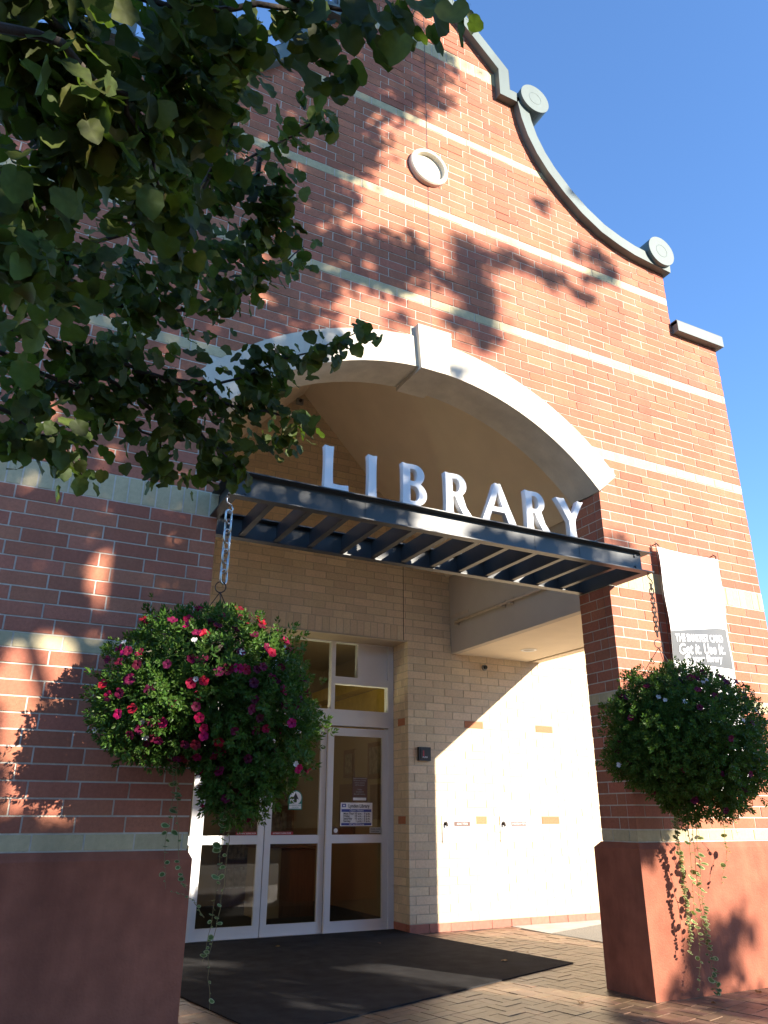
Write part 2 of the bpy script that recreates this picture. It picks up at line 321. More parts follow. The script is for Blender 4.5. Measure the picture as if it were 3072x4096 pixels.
SHADE="26,738,17 160,1035,17 117,1005,17 -437,329,17 -36,489,17 -450,-39,17 -242,996,17 -459,930,17 -297,-41,17 -234,1063,17 -39,643,17 -300,1033,17 79,1071,17 -178,-114,17 -346,-264,17 -225,533,17 -457,643,17 -196,99,17 -214,352,17 125,890,17 -446,806,17 -174,496,17 -453,-291,17 -319,1054,17 -307,758,17 -191,165,17 -51,788,17 -376,748,17 162,912,17 -431,1040,17 -389,144,17 16,999,17 -195,1008,17 -35,102,17 -213,-97,17 -399,-140,17 78,1115,17 -334,-288,17 -143,-9,17 3,863,17 -105,264,17 -417,996,17 -434,370,17 111,1046,17 32,806,17 -377,283,17 -344,890,17 -230,311,17 -79,720,17 -86,71,17 -145,-143,17 -166,1103,17 -71,141,17 -390,43,17 -178,803,17 144,668,17 58,764,17 -177,683,17 -241,359,17 -231,1039,17 47,499,17 -451,450,17 -264,634,17 -99,849,17 -189,593,17 116,866,17 -187,887,17 -56,423,17 79,705,17 27,787,17 37,706,17 -438,-123,17 -116,602,17 -289,655,17 -418,-162,17 -309,-307,17 -97,203,17 17,513,17 -274,977,17 -459,240,17 -243,247,17 -370,870,17 -168,-307,17 -35,142,17 -7,1058,17 -172,-150,17 5,475,17 15,160,17 -376,477,17 31,959,17 -167,279,17 -283,71,17 5,25,17 -136,112,17 -365,560,17 -114,74,17 -450,428,17 -246,1024,17 -251,-131,17 14,342,17 43,534,17 -228,424,17 -98,174,17 -432,14,17 -105,997,17 -126,492,17 -84,989,17 -159,220,17 -229,868,17 -408,878,17 -237,795,17 -87,453,17 -340,507,17 -281,853,17 -440,709,17 44,1049,17 -343,544,17 -137,-121,17 -376,201,17 -404,-275,17 -11,739,17 8,365,17 -417,672,17 -342,574,17 -27,559,17 -255,456,17 -262,751,17 -277,189,17 -394,629,17 -389,-175,17 -208,819,17 -286,-188,17 -277,133,17 -384,-311,17 -93,957,17 23,274,17 -339,-125,17 -262,51,17 -334,65,17 -277,353,17 -435,1008,17 -172,1028,17 76,637,17 -92,1039,17 -368,629,17 -233,638,17 -280,-244,17 -147,1081,17 -176,102,17 -333,-4,17 64,1032,17 44,277,17 -413,793,17 -140,-293,17 -32,1105,17 -55,158,17 -387,-255,17 -270,-285,17 -150,-271,17 -221,-284,17 -431,1078,17 -320,393,17 -146,426,17 -394,105,17 -376,442,17 -80,486,17 -166,565,17 -370,101,17 -392,783,17 -359,-239,17 -304,63,17 -168,-214,17 -251,842,17 -162,-167,17 -409,-109,17 -237,-266,17 -359,169,17 -125,176,17 -202,-342,17 -121,293,17 139,1026,17 -45,1075,17 -434,494,17 -154,-41,17 -244,-62,17 -21,168,17 -186,7,17 -383,702,17 73,917,17 -166,-345,17 -61,508,17 -316,216,17 -213,-320,17 -217,207,17 -89,681,17 176,1007,17 -41,822,17 -177,518,17 -238,-245,17 -392,167,17 -7,764,17 128,632,17 76,881,17 -297,405,17 -156,-96,17 49,971,17 -222,36,17 -411,478,17 188,940,17 -436,-189,17 -21,533,17 -317,-78,17 4,597,17 -412,357,17 -212,898,17 43,1012,17 -381,-74,17 -338,-223,17 28,1068,17 -379,-208,17 -410,-55,17 -168,319,17 71,740,17 -395,237,17 -36,195,17 -368,524,17 -168,652,17 -74,1065,17 -229,-187,17 -162,70,17 -71,671,17 -229,139,17 -421,263,17 -385,347,17 -290,1082,17 -115,338,17 -154,792,17 -121,518,17 -441,779,17 -138,934,17 130,960,17 -344,796,17 -131,41,17 -328,317,17 -402,204,17 -307,-333,17 -275,1002,17 -316,275,17 -341,407,17 -172,347,17 -272,482,17 -133,386,17 -416,381,17 -430,211,17 -171,424,17 96,1027,17 -110,730,17 -48,215,17 -30,868,17 -298,312,17 -413,-230,17 -193,-147,17 -268,30,17 -410,652,17 -406,592,17 -227,-358,17 -339,-40,17 -300,-229,17 -185,-243,17 -128,560,17 -352,367,17 -13,990,17 -347,36,17 -75,433,17 152,877,17 -258,169,17 31,588,17 -380,575,17 -379,256,17 -284,-320,17 -19,69,17 -376,397,17 -126,-50,17 -59,999,17 -12,380,17 -238,741,17 -260,336,17 -355,-60,17 -380,1116,17 -356,-112,17 -390,301,17 23,909,17 -333,674,17 -378,499,17 -419,706,17 -365,771,17 -198,516,17 38,363,17 -132,254,17 -132,880,17 -43,348,17 -246,-345,17 -121,93,17 -113,655,17 -412,26,17 -416,-339,17 26,876,17 -444,949,17 -390,-34,17 -457,274,17 -226,719,17 -146,307,17 -141,-321,17 -105,776,17 55,614,17 72,779,17 -310,430,17 -386,536,17 -344,269,17 -378,-351,17 -31,1057,17 -343,-350,17 -414,531,17 -405,435,17 -289,624,17 -60,335,17 -193,-51,17 72,323,17 -383,916,17 -204,655,17 -107,930,17 -415,-22,17 -190,390,17 20,240,17 -127,-165,17 -221,181,17 -238,612,17 -334,132,17 81,395,17 -322,342,17 -211,565,17 -373,950,17 -156,908,17 -103,51,17 -325,249,17 -261,557,17 -432,851,17 -67,973,17 -196,545,17 -333,1023,17 -310,1097,17 -217,7,17 -409,-197,17 102,367,17 -452,91,17 -240,-306,17 2,117,17 -282,-56,17 -299,1003,17 90,724,17 -80,930,17 31,662,17 -53,881,17 -224,468,17 -93,530,17 -112,469,17 -308,-209,17 -436,39,17 141,1055,17 -66,620,17 19,632,17 -280,549,17 103,773,17 48,439,17 -127,992,17 -200,779,17 -75,370,17 53,471,17 -422,1060,17 -211,379,17 -427,-78,17 -227,842,17 -17,967,17 -88,126,17 -460,-183,17 -344,106,17 -231,571,17 -51,38,17 -458,24,17 115,840,17 -127,410,17 -269,266,17 -379,-8,17 64,412,17 -144,-345,17 -278,104,17 -233,695,17 -424,956,17 -297,-13,17 -410,412,17 -319,299,17 -76,800,17 -355,1043,17 -57,192,17 -188,250,17 -288,586,17 -180,81,17 -338,-329,17 -261,-321,17 67,983,17 -236,956,17 16,691,17 -253,129,17 -73,264,17 -49,748,17 -33,511,17 -358,722,17 -187,-169,17 -458,514,17 -7,87,17 -280,452,17 48,569,17 -186,752,17 -42,910,17 58,590,17 -71,757,17 -310,979,17 -253,721,17 -459,194,17 -259,370,17 -6,420,17 -167,-192,17 -90,652,17 -247,520,17 -35,273,17 -193,-203,17 -213,1092,17 -199,-115,17 -349,-191,17 -52,18,17 10,1119,17 -73,1030,17 -260,-211,17 -265,-172,17 -348,742,17 -309,-113,17 -130,202,17 -154,990,17 -120,823,17 -296,495,17 52,924,17 -160,469,17 -39,376,17 32,458,17 -228,337,17 -347,648,17 -308,789,17 -357,294,17 -77,225,17 -94,1064,17 63,853,17 -191,956,17 -318,829,17 66,1098,17 -205,445,17 73,551,17 -157,860,17 -296,228,17 -367,-146,17 88,754,17 -173,1059,17 -219,292,17 -195,715,17 -347,857,17 -303,-155,17 -113,1108,17 -362,-26,17 150,1113,17 -435,589,17 -76,315,17 -306,366,17 -322,595,17 53,797,17 -21,660,17 -405,284,17 -275,-101,17 95,890,17 -86,550,17 -63,840,17 -7,48,17 173,889,17 -312,109,17 -352,985,17 -47,460,17 -202,-298,17 111,666,17 -433,-311,17 -118,146,17 -272,788,17 -126,-85,17 -253,11,17 -107,426,17 -419,151,17 -174,-276,17 -396,988,17 -396,1091,17 -330,86,17 154,978,17 -349,702,17 -338,449,17 -45,676,17 -406,83,17 -218,-40,17 45,830,17 -294,892,17 28,561,17 -243,484,17 -301,674,17 -18,826,17 26,480,17 162,956,17 -133,970,17 -186,-321,17 -262,699,17 -11,341,17 -150,748,17 -9,690,17 -114,232,17 -299,918,17 -410,120,17 -355,136,17 42,854,17 -363,931,17 -424,935,17 -450,1059,17 -298,946,17 65,674,17 -275,-139,17 32,75,17 -260,311,17 -324,159,17 80,807,17 19,106,17 -436,880,17 55,343,17 7,1029,17 -34,407,17 -108,892,17 -159,717,17 -96,509,17 12,292,17 10,534,17 -12,514,17 -228,-227,17 -44,844,17 -326,558,17 -113,1051,17 -366,79,17 71,945,17 -260,1084,17 134,918,17 -149,531,17 -345,1096,17 -136,-188,17 -239,922,17 -443,-360,17 -436,305,17 -202,620,17 -235,-112,17 -274,921,17 -272,288,17 -236,224,17 -196,674,17 -93,406,17 96,344,17 -186,-21,17 -5,716,17 -12,627,17 -308,190,17 -396,63,17 -61,556,17 -288,1119,17 -216,1071,17 -372,839,17 115,1100,17 -249,291,17 -449,989,17 -326,929,17 -400,899,17 26,23,17 -310,-247,17 -295,260,17 -100,307,17 -459,666,17 -263,947,17 -295,169,17 -221,-76,17 -156,157,17 -178,143,17 -127,702,17 -456,835,17 132,988,17 -291,148,17 -5,903,17 -168,953,17 -199,119,17 -403,-80,17 158,1076,17 -38,983,17 -129,744,17 -296,709,17 49,1115,17 -171,626,17 -353,680,17 -314,733,17 56,644,17 -218,103,17 -439,-249,17 -86,823,17 19,200,17 -457,614,17 -59,122,17 -213,256,17 -455,348,17 -330,760,17 -219,-252,17 -63,93,17 -33,315,17 -216,-133,17 -419,450,17 -311,858,17 -269,511,17 86,967,17 -434,411,17 -238,94,17 -235,443,17 -453,140,17 -18,1011,17 -289,13,17 5,801,17 -347,-151,17 -1,1079,17 -169,449,17 -179,476,17 -325,26,17 4,975,17 -459,-74,17 -277,809,17 -156,195,17 2,447,17 -416,1108,17 -233,-207,17 -277,420,17 -103,583,17 -215,82,17 12,820,17 -184,202,17 -257,771,17 -314,519,17 -282,48,17 -225,-14,17 -440,70,17 -326,-187,17 -179,55,17 -261,605,17 -133,1023,17 -360,-286,17 -121,539,17 -403,832,17 -407,1036,17 -104,17,17 -368,1100,17 -219,400,17 29,430,17 -234,1107,17 -35,694,17 -144,454,17 -100,614,17 -64,819,17 -448,165,17 -359,343,17 10,949,17 123,809,17 -422,742,17 72,1005,17 -155,381,17 -315,468,17 -147,1120,17 -363,1021,17 -305,-354,17 5,927,17 -429,104,17 -395,954,17 -255,192,17 -31,586,17 -21,791,17 -56,580,17 -49,1021,17 -339,-77,17 -447,-105,17 -382,-99,17 -117,1079,17 16,768,17 -162,590,17 -64,298,17 -207,-221,17 -158,33,17 -437,275,17 -62,389,17 -148,137,17 -314,-52,17 -341,968,17 -338,620,17 -48,934,17 -182,-92,17 -341,1120,17 -153,260,17 -291,744,17 -142,834,17 3,311,17 -3,554,17 -449,690,17 101,1119,17 -191,367,17 -28,471,17 -331,180,17 -357,-87,17 -3,1102,17 -277,-4,17 -259,-35,17 -372,-46,17 52,387,17 -440,753,17 172,681,17 -46,534,17 -85,1096,17 155,639,17 -269,232,17 -348,481,17 -63,1089,17 -438,627,17 -14,290,17 -421,-259,17 13,80,17 -107,691,17 -159,929,17 -35,620,17 -459,-270,17 -194,922,17 -280,1064,17 -417,-131,17 210,925,17 120,788,17 188,978,17 -150,687,17 -203,48,17 46,893,17 -410,-319,17 -396,460,17 -15,128,17 -170,367,17 -452,-161,17 -193,1081,17 -418,49,17 -304,-133,17 -407,4,17 -351,909,17 -215,979,17 -152,-227,17 -440,732,17 -323,635,17 -400,734,17 -76,593,17 -258,-88,17 145,939,17 -132,-249,17 16,47,17 -199,412,17 -441,907,17 -334,1070,17 -90,868,17 -176,997,17 -373,-127,17 -459,369,17 -458,1090,17 -4,496,17 -215,740,17 -52,954,17 -287,-214,17 -79,908,17 46,687,17 -320,897,17 -285,-356,17 -197,846,17 -412,559,17 -415,622,17 -287,689,17 -421,905,17 171,1053,17 -400,684,17 -280,1038,17 -264,668,17 -63,475,17 -360,460,17 -78,193,17 -385,1011,17 -212,323,17 -408,765,17 209,958,17 -313,1077,17 -138,81,17 -139,224,17 -349,948,17 -365,657,17 -426,244,17 -435,-217,17 -275,209,17 -401,334,17 -134,854,17 -61,58,17 -230,160,17 -390,1066,17 32,305,17 -294,-274,17 16,842,17 -47,601,17 -405,922,17 -131,15,17 -96,382,17 -452,481,17 -171,122,17 -383,820,17 -55,1115,17 -360,-339,17 -385,124,17 -141,604,17 -157,511,17 -178,834,17 -24,221,17 -207,697,17 -153,1062,17 -302,566,17 28,403,17 -278,327,17 -283,378,17 -329,783,17 97,857,17 -121,-306,17 -223,507,17 -242,891,17 -143,-62,17 -329,-101,17 -186,302,17 -356,208,17 -452,1024,17 -34,729,17 -129,583,17 -328,-163,17 -311,541,17 219,983,17 -383,369,17 -17,884,17 33,610,17 -47,255,17 53,725,17 -26,37,17 -141,341,17 -392,664,17 -329,698,17 -224,670,17 120,941,17 -246,-152,17 -365,416,17 -138,768,17 -460,539,17 -263,79,17 -193,331,17 -327,367,17 156,1007,17 -178,27,17 -294,-74,17 -25,939,17 -18,13,17 -212,954,17 -227,763,17 18,0,17 -173,735,17 -169,404,17 -358,3,17 -334,994,17 -172,974,17 21,127,17 -273,889,17 -428,814,17 103,985,17 29,980,17 -23,431,17 -121,-109,17 -350,239,17 -202,486,17 -436,520,17 -370,46,17 -259,-260,17 -359,596,17 58,873,17 -121,357,17 -246,657,17 -69,693,17 -456,315,17 24,1039,17 -460,-137,17 122,1068,17 -282,765,17 -75,882,17 183,913,17 -190,279,17 -260,820,17 -445,-7,17 3,575,17 -95,355,17 -206,865,17 -302,131,17 -441,-339,17 -268,1113,17 -14,193,17 -286,832,17 -152,635,17 -15,268,17 -145,666,17 87,661,17 174,660,17 -311,1118,17 98,827,17 -86,1014,17 -360,-308,17 7,404,17 -176,780,17 -190,1106,17 -436,1116,17 -45,81,17 -194,1030,17 -331,722,17 55,1069,17 -5,147,17 -163,889,17 -298,344,17 -261,434,17 -401,498,17 -233,275,17 -323,-268,17 25,1099,17 79,601,17 -344,835,17 -95,246,17 -384,601,17 70,527,17 -309,618,17 -420,175,17 -454,566,17 -459,718,17 -388,421,17 -179,231,17 -368,-177,17 -198,224,17 -9,242,17 -94,752,17 -72,534,17 -215,1024,17 10,663,17 -253,1047,17 84,1049,17 -126,637,17 -155,96,17 43,1086,17 39,754,17 40,323,17 102,804,17 -132,-209,17 -459,-346,17 -120,-356,17 -235,-91,17 -110,1020,17 -136,1051,17 -261,-231,17 -220,-169,17 -61,861,17 -155,1038,17 -332,230,17 -201,-7,17 73,374,17 104,633,17 -429,979,17 -281,-159,17 -215,795,17 -460,56,17 -99,911,17 -83,103,17 -361,1063,17 -90,632,17 -264,533,17 -77,31,17 -258,407,17 -274,725,17 -210,145,17 -323,806,17 -243,28,17 -55,1058,17 -452,221,17 103,1076,17 -110,871,17 141,1088,17 -84,285,17 -372,22,17 -457,114,17 -162,-71,17 12,221,17 -437,655,17 -31,770,17 -395,389,17 -456,-321,17 -166,-253,17 -328,950,17 -418,317,17 -389,857,17 -313,45,17 -457,-228,17 -155,817,17 -1,173,17 -447,391,17 87,932,17 -345,428,17 -121,-278,17 -123,909,17 -199,186,17 -240,385,17 -93,151,17 -371,801,17 -459,764,17 -251,578,17 -163,-3,17 -428,431,17 55,298,17 -122,-141,17 31,932,17 -311,2,17 -234,116,17 -438,125,17 -227,594,17 -415,1017,17 -121,443,17 -85,1117,17 -151,489,17 135,859,17 -106,797,17 -391,556,17 0,644,17 109,911,17 -211,1044,17 -456,1119,17 -373,993,17 -182,867,17 -437,187,17 -193,982,17 -75,171,17 -114,962,17 -297,291,17 -316,-22,17 -122,-18,17 -170,178,17 -324,-142,17 -192,1051,17 -432,466,17 -306,89,17 -236,199,17 -286,-299,17 -329,868,17 -254,-191,17 -431,-146,17 -460,876,17 -238,976,17 102,321,17 -391,-232,17 -105,560,17 -383,-281,17 -53,719,17 -435,556,17 -201,-261,17 -445,254,17 -354,321,17 -240,68,17 -294,968,17 -84,776,17 -427,-287,17 -204,465,17 -159,1010,17 -258,863,17 -118,124,17 -377,317,17 -89,332,17 -213,1118,17 -58,278,17 -238,551,17 -292,470,17 -120,-329,17 -62,649,17 -369,-267,17 -167,1080,17 -257,103,17 -61,241,17 36,257,17 -248,-10,17 -84,572,17 -374,227,17 -386,1039,17 -21,847,17 -405,-295,17 -148,54,17 -132,805,17 -162,-128,17 -264,-358,17 72,832,17 -353,815,17 -286,524,17 -237,-326,17 -249,-282,17 -217,926,17 -21,1086,17 -37,60,17 -297,807,17 99,952,17 -229,817,17 6,885,17 -280,-28,17 -137,725,17 -376,972,17 -311,-286,17 -26,1037,17 -125,675,17 6,259,17 -166,545,17 -239,1087,17 -200,28,17 -295,-95,17 -437,-59,17 -459,965,17 -373,893,17 295,728,7 291,719,7 316,724,7 313,714,7 332,714,7 347,719,7 356,712,7 360,712,7 385,713,7 400,710,7 429,738,7 415,736,7 452,762,9 447,750,9 456,758,9 433,769,8 435,773,8 249,670,11 253,683,11 245,693,11 241,683,11 240,671,11 255,710,10 262,710,10 282,711,10 264,703,10 253,659,11 257,643,11 262,659,11 249,660,11 275,641,11 206,663,7 222,661,7 214,664,7 175,674,10 159,663,10 175,673,10 181,673,10 157,663,10 163,661,10 144,661,9 169,673,9 164,667,9 146,683,9 125,672,9 234,722,7 230,716,7 253,698,11 244,700,11 244,699,11 250,712,11 239,699,11 241,660,11 260,661,11 261,663,11 240,645,11 259,658,11 254,611,12 253,614,12 269,610,12 251,634,12 255,633,12 231,621,12 224,611,7 228,606,7 221,616,7 156,592,7 160,593,7 321,726,7 321,721,7 348,718,7 352,712,7 371,723,7 366,712,7 404,702,7 412,704,7 449,766,8 448,753,8 432,780,7 434,780,7 257,595,9 270,612,9 261,596,9 219,552,7 228,553,7 358,823,7 355,822,7 400,767,7 400,769,7 190,992,10 188,1027,10 175,1021,10 180,1020,10 198,993,10 195,997,10 181,998,10 188,989,10 198,386,7 175,397,7 178,386,7 228,398,7 233,398,7 332,397,7 335,403,7 366,393,7 386,400,7 477,18,12 450,40,12 454,19,12 448,32,12 449,31,12 469,36,12 469,19,12 453,37,12 450,36,12 470,29,12 452,30,12 490,49,9 505,43,9 496,52,9 432,6,7 412,9,7 431,5,7 428,7,7 151,433,9 159,424,9 180,431,9 144,427,9 157,438,9 122,392,12 141,389,12 142,413,12 124,412,12 139,411,12 134,387,12 131,401,12 380,157,10 340,160,10 348,158,10 355,171,10 348,162,10 348,171,10 415,405,7 421,402,7 416,848,7 401,854,7 234,344,9 189,338,9 209,341,9 238,335,9 193,351,9 368,348,9 306,352,9 303,344,9 295,340,9 359,336,9 294,340,9 278,351,9 338,346,9 255,341,9 360,339,9 211,340,9 203,338,9 197,342,9 229,339,9 248,341,9 311,339,9 356,339,9 213,337,9 264,352,9 247,341,9 254,341,9 201,387,6 322,383,6 279,386,6 285,389,6 273,385,6 301,385,6 260,391,6 293,387,6 364,385,6 363,383,6 230,383,6 232,386,6 187,389,6 232,379,6 248,385,6 239,383,6 174,107,15 45,29,15 189,24,15 176,74,15 146,49,15 41,-22,15 130,4,15 312,19,15 150,93,15 262,64,15 212,-39,15 307,-57,15 155,-11,15 274,-26,15 252,43,15 256,40,15 153,71,15 118,42,15 244,13,15 61,52,15 301,9,15 198,-18,15 141,13,15 269,44,15 218,-11,15 316,-17,15 211,-34,15 271,82,15 157,-22,15 259,1,15 160,28,15 65,-51,15 281,51,15 156,-3,15 41,32,15 270,33,15 33,6,15 191,-16,15 213,8,15 136,-12,15 242,42,15 253,17,15 309,101,15 298,108,15 242,-43,15 287,68,15 133,52,15 206,-53,15 251,106,15 319,38,15 204,82,15 156,86,15 85,99,15 242,63,15 62,-57,15 230,105,15 216,89,15 226,12,15 317,74,15 43,-57,15 250,-36,15 290,63,15 95,18,15 171,14,15 91,-31,15 234,14,15 223,6,15 246,-37,15 105,18,15 109,-55,15 100,-10,15 150,92,15 264,38,15 119,8,15 310,102,15 131,-41,15 58,-24,15 210,-30,15 287,84,15 229,55,15 157,1,15 157,61,15 174,106,15 119,95,15 262,105,15 76,-23,15 212,16,15 314,16,15 228,57,15 87,18,15 438,-60,14 535,-48,14 528,-23,14 439,-20,14 444,-43,14 492,-55,14 644,-48,14 421,-72,14 656,-40,14 533,-28,14 681,-62,14 643,-18,14 512,-45,14 622,-49,14 526,-55,14 635,-44,14 418,-38,14 650,-63,14 520,-28,14 683,-38,14 512,-22,14 395,-32,14 600,-23,14 412,-26,14 671,-52,14 483,-12,14 418,-30,14 619,-29,14 489,-75,14 443,-36,14 642,-54,14 457,-42,14 424,-61,14 661,-17,14 447,-40,14 630,-50,14 584,-25,14 566,-39,14 588,-64,14 475,-35,14 11,3,15 -49,-30,15 -78,20,15 2,120,15 -28,-2,15 -106,111,15 -40,118,15 -76,-21,15 14,-60,15 5,58,15 -33,8,15 -93,121,15 -11,22,15 -114,3,15 -146,29,15 -124,-42,15 -61,44,15 -125,-23,15 -90,-18,15 -7,5,15 -112,100,15 -131,-5,15 20,-17,15 -63,129,15 12,51,15 -106,38,15 -10,-32,15 -121,-30,15 -33,-2,15 -128,-20,15 -26,92,15 -43,101,15 -20,91,15 16,37,15 -35,62,15 -55,60,15 -16,-58,15 -42,-59,15 -11,22,15 -50,125,15 -100,-26,15 -31,82,15 -95,128,15 -57,-54,15 -26,-25,15 -11,45,15 -22,31,15 -94,-50,15 -79,-40,15 -100,-37,15 -44,106,15 -83,62,15 -13,115,15 -96,21,15 10,-20,15 -115,54,15 -67,72,15 22,90,15 11,92,15 -106,65,15 -108,-34,15 17,45,15 -34,72,15 -72,67,15 27,100,15 -147,8,15 -129,30,15 -51,93,15 -115,41,15 -106,68,15 7,-56,15 -50,53,15 -109,7,15 -21,50,15 -34,41,15 -12,-36,15 -67,1,15 -44,-19,15 -79,22,15 -146,37,15 -79,7,15 -147,-47,15 -61,95,15 -27,71,15 -24,87,15 -78,-13,15 -44,8,15 -36,105,15 -114,-60,15 -105,8,15 -20,46,15 -108,9,15 -96,-45,15 -25,-24,15 21,124,15 -22,12,15 -34,15,15 29,125,15 -90,37,15 -148,38,15 -101,0,15 -36,61,15 16,-3,15 -83,82,15 -51,44,15 -63,-21,15 -121,21,15 28,90,15 24,121,15 -7,-3,15 -80,97,15 -87,15,15 -24,-24,15 -145,-53,15 -30,112,15 24,-10,15 -126,6,15 -116,-29,15 -45,69,15 -93,38,15 -80,60,15 -70,-41,15 14,79,15 -5,57,15 -41,-42,15 -49,89,15 -114,-7,15 15,87,15 -86,56,15 -77,-13,15 -10,-46,15 -24,-28,15 -135,-19,15 -64,-31,15 -102,34,15 -7,29,15 1,-28,15 0,-60,15 -78,117,15 -117,-6,15 -95,-6,15 -50,115,15 -22,44,15 -3,93,15 -72,-53,15 -116,-13,15 -4,110,15 -67,-50,15 -117,14,15 -25,-12,15 -73,207,13 9,215,13 -94,179,13 -150,136,13 -98,188,13 -102,156,13 -13,317,13 -57,273,13 -69,219,13 -36,173,13 -135,314,13 -150,322,13 -46,256,13 -131,257,13 -26,253,13 5,173,13 -114,174,13 -10,149,13 -50,320,13 -20,242,13 -136,179,13 -32,181,13 -79,209,13 -126,197,13 -80,257,13 -55,324,13 -51,156,13 -140,308,13 -148,314,13 -57,212,13 -66,294,13 -5,272,13 -107,284,13 -32,265,13 -48,175,13 -66,253,13 -63,217,13 -113,334,13 -72,225,13 -32,177,13 -101,242,13 -128,206,13 -116,183,13 3,134,13 -87,143,13 -80,142,13 9,278,13 -42,132,13 -84,302,13 -70,274,13 -122,273,13 -99,192,13 -83,184,13 -109,181,13 -105,227,13 -18,321,13 9,292,13 -1,176,13 -71,156,13 -56,245,13 393,173,15 325,189,15 318,184,15 370,206,15 327,142,15 349,161,15 388,145,15 370,200,15 371,196,15 367,180,15 398,181,15 357,175,15 393,195,15 327,177,15 327,203,15 366,198,15 410,191,15 381,160,15 336,186,15 437,183,15 353,203,15 386,128,15 355,142,15 406,144,15 416,202,15 333,162,15 323,178,15 358,216,15 347,163,15 434,162,15 369,176,15 433,184,15 366,135,15 372,159,15 348,206,15 382,215,15 360,165,15 359,198,15 383,214,15 353,185,15 419,174,15 345,184,15 380,138,15 435,191,15 310,165,15 354,188,15 365,220,15 389,203,15 408,173,15 354,189,15 331,151,15 365,135,15 338,213,15 404,135,15 403,166,15 380,150,15 438,179,15 324,174,15 341,208,15 384,170,15 390,142,15 392,163,15 336,189,15 421,142,15 409,206,15 333,184,15 380,168,15 366,132,15 418,178,15 401,151,15 316,189,15 389,212,15 320,156,15 416,197,15 332,198,15 384,136,15 361,194,15 355,131,15 331,206,15 347,201,15 410,172,15 372,187,15 361,197,15 329,193,15 388,161,15 329,188,15 322,200,15 416,148,15 390,216,15 429,163,15 338,162,15 342,207,15 430,155,15 347,160,15 429,180,15 324,145,15 377,154,15 407,154,15 404,134,15 387,211,15 433,175,15 319,168,15 379,140,15 381,166,15 414,193,15 377,139,15 389,131,15 328,161,15 405,175,15 342,206,15 415,167,15 401,143,15 417,195,15 365,171,15 327,153,15 402,187,15 325,200,15 406,173,15 375,194,15 351,151,15 397,131,15 388,142,15 381,158,15 372,174,15 347,164,15 425,197,15 368,204,15 330,206,15 381,190,15 379,204,15 434,162,15 373,166,15 337,160,15 424,154,15 432,155,15 386,142,15 348,149,15 344,173,15 360,206,15 373,138,15 359,187,15 344,174,15 363,128,15 378,214,15 407,204,15 366,174,15 376,176,15 420,193,15 337,187,15 402,206,15"
# ------------------------------------------------------------------ bricks
BR = 0.3048; CR = 0.1016; JT = 0.0108
XC = 1.967; XL = -2.271; XR = 6.205           # facade centre and edges
OPL, OPR = 0.0, 3.95                           # entrance opening
ARC_Z = 1.46 + Z0; ARI, ARO = 2.669, 3.005     # arch centre height and radii
CURVE = [(5.444, 6.675), (5.236, 6.692), (4.915, 6.722), (4.687, 6.775), (4.43, 6.862), (4.165, 7.02), (3.926, 7.22), (3.709, 7.45),
         (3.571, 7.648), (3.463, 7.87), (3.393, 8.10), (3.345, 8.40)]
CURVE = [(x, z + Z0) for x, z in CURVE]
ZCAP = 5.77 + Z0; ZSTEP = 8.43 + Z0
def top_of_wall(x):
    d = abs(x - XC) - 0.0006
    if d > 5.444 - XC: return ZCAP
    if d > 3.345 - XC:
        pts = CURVE
        for (xa, za), (xb, zb) in zip(pts[:-1], pts[1:]):
            if xb - XC <= d <= xa - XC:
                return za + (zb - za) * ((xa - XC) - d) / (xa - xb)
    if d > 3.085 - XC: return ZSTEP
    return 8.79 + Z0 + (3.085 - XC - d) * 0.98
def arch_out(x):
    d = abs(x - XC); return ARC_Z + math.sqrt(max(0, ARO ** 2 - d * d))
SPR = (OPR - XC, 3.243 + Z0 - ARC_Z)          # spring point relative to arch centre
SKO = (SPR[0] * ARO / math.hypot(*SPR), SPR[1] * ARO / math.hypot(*SPR))
_mcache = {}
class Bricks:
    """bricks of one kind on one wall; the largest in the picture become objects of their own"""
    def __init__(s, mat, o, U, V, N, depth=0.09):
        s.mat = mat; s.o = np.array(o, float); s.U = np.array(U, float); s.V = np.array(V, float); s.N = np.array(N, float); s.depth = depth; s.items = []
    def add(s, poly, seen=True):
        s.items.append((poly, seen, nrg.uniform(-0.0025, 0.0025)))
    def rect(s, u0, u1, v0, v1, seen=True):
        if u1 - u0 > 0.012: s.add([(u0, v0), (u1, v0), (u1, v1), (u0, v1)], seen)
    def P(s, p, d): return s.o + s.U * p[0] + s.V * p[1] + s.N * d
def emit_bricks(groups, name, parent, limit=300, rest_name=None):
    cand = []
    for g in groups:
        for it in g.items:
            a = area_px([g.P(p, 0) for p in it[0]]) if it[1] else 0
            cand.append((a, g, it))
    cand.sort(key=lambda c: -c[0])
    n = 0; rest = MB(); rmat = groups[0].mat
    for a, g, (poly, seen, off) in cand:
        if n < limit and a > 60:
            n += 1
            c = np.mean(np.array(poly), 0)
            key = (name, g.mat.name, g.depth) + tuple((round(p[0] - c[0], 3), round(p[1] - c[1], 3)) for p in poly)
            me = _mcache.get(key)
            if me is None:
                mb = MB(); mb.prism([(p[0] - c[0], p[1] - c[1]) for p in poly], lambda p: (p[0], p[1], 0), lambda p: (p[0], p[1], -g.depth))
                me = mb.mesh(name, g.mat); _mcache[key] = me
            w = g.P(c, off)
            mw = Matrix(((g.U[0], g.V[0], g.N[0], w[0]), (g.U[1], g.V[1], g.N[1], w[1]), (g.U[2], g.V[2], g.N[2], w[2]), (0, 0, 0, 1)))
            o = link(name, me, parent, mw)
        else:
            rest.prism(poly, lambda p: g.P(p, off), lambda p: g.P(p, off - g.depth))
    if rest.v:
        o = rest.build(rest_name or (name + 'work'), rmat, parent); o['kind'] = 'stuff'
    return n
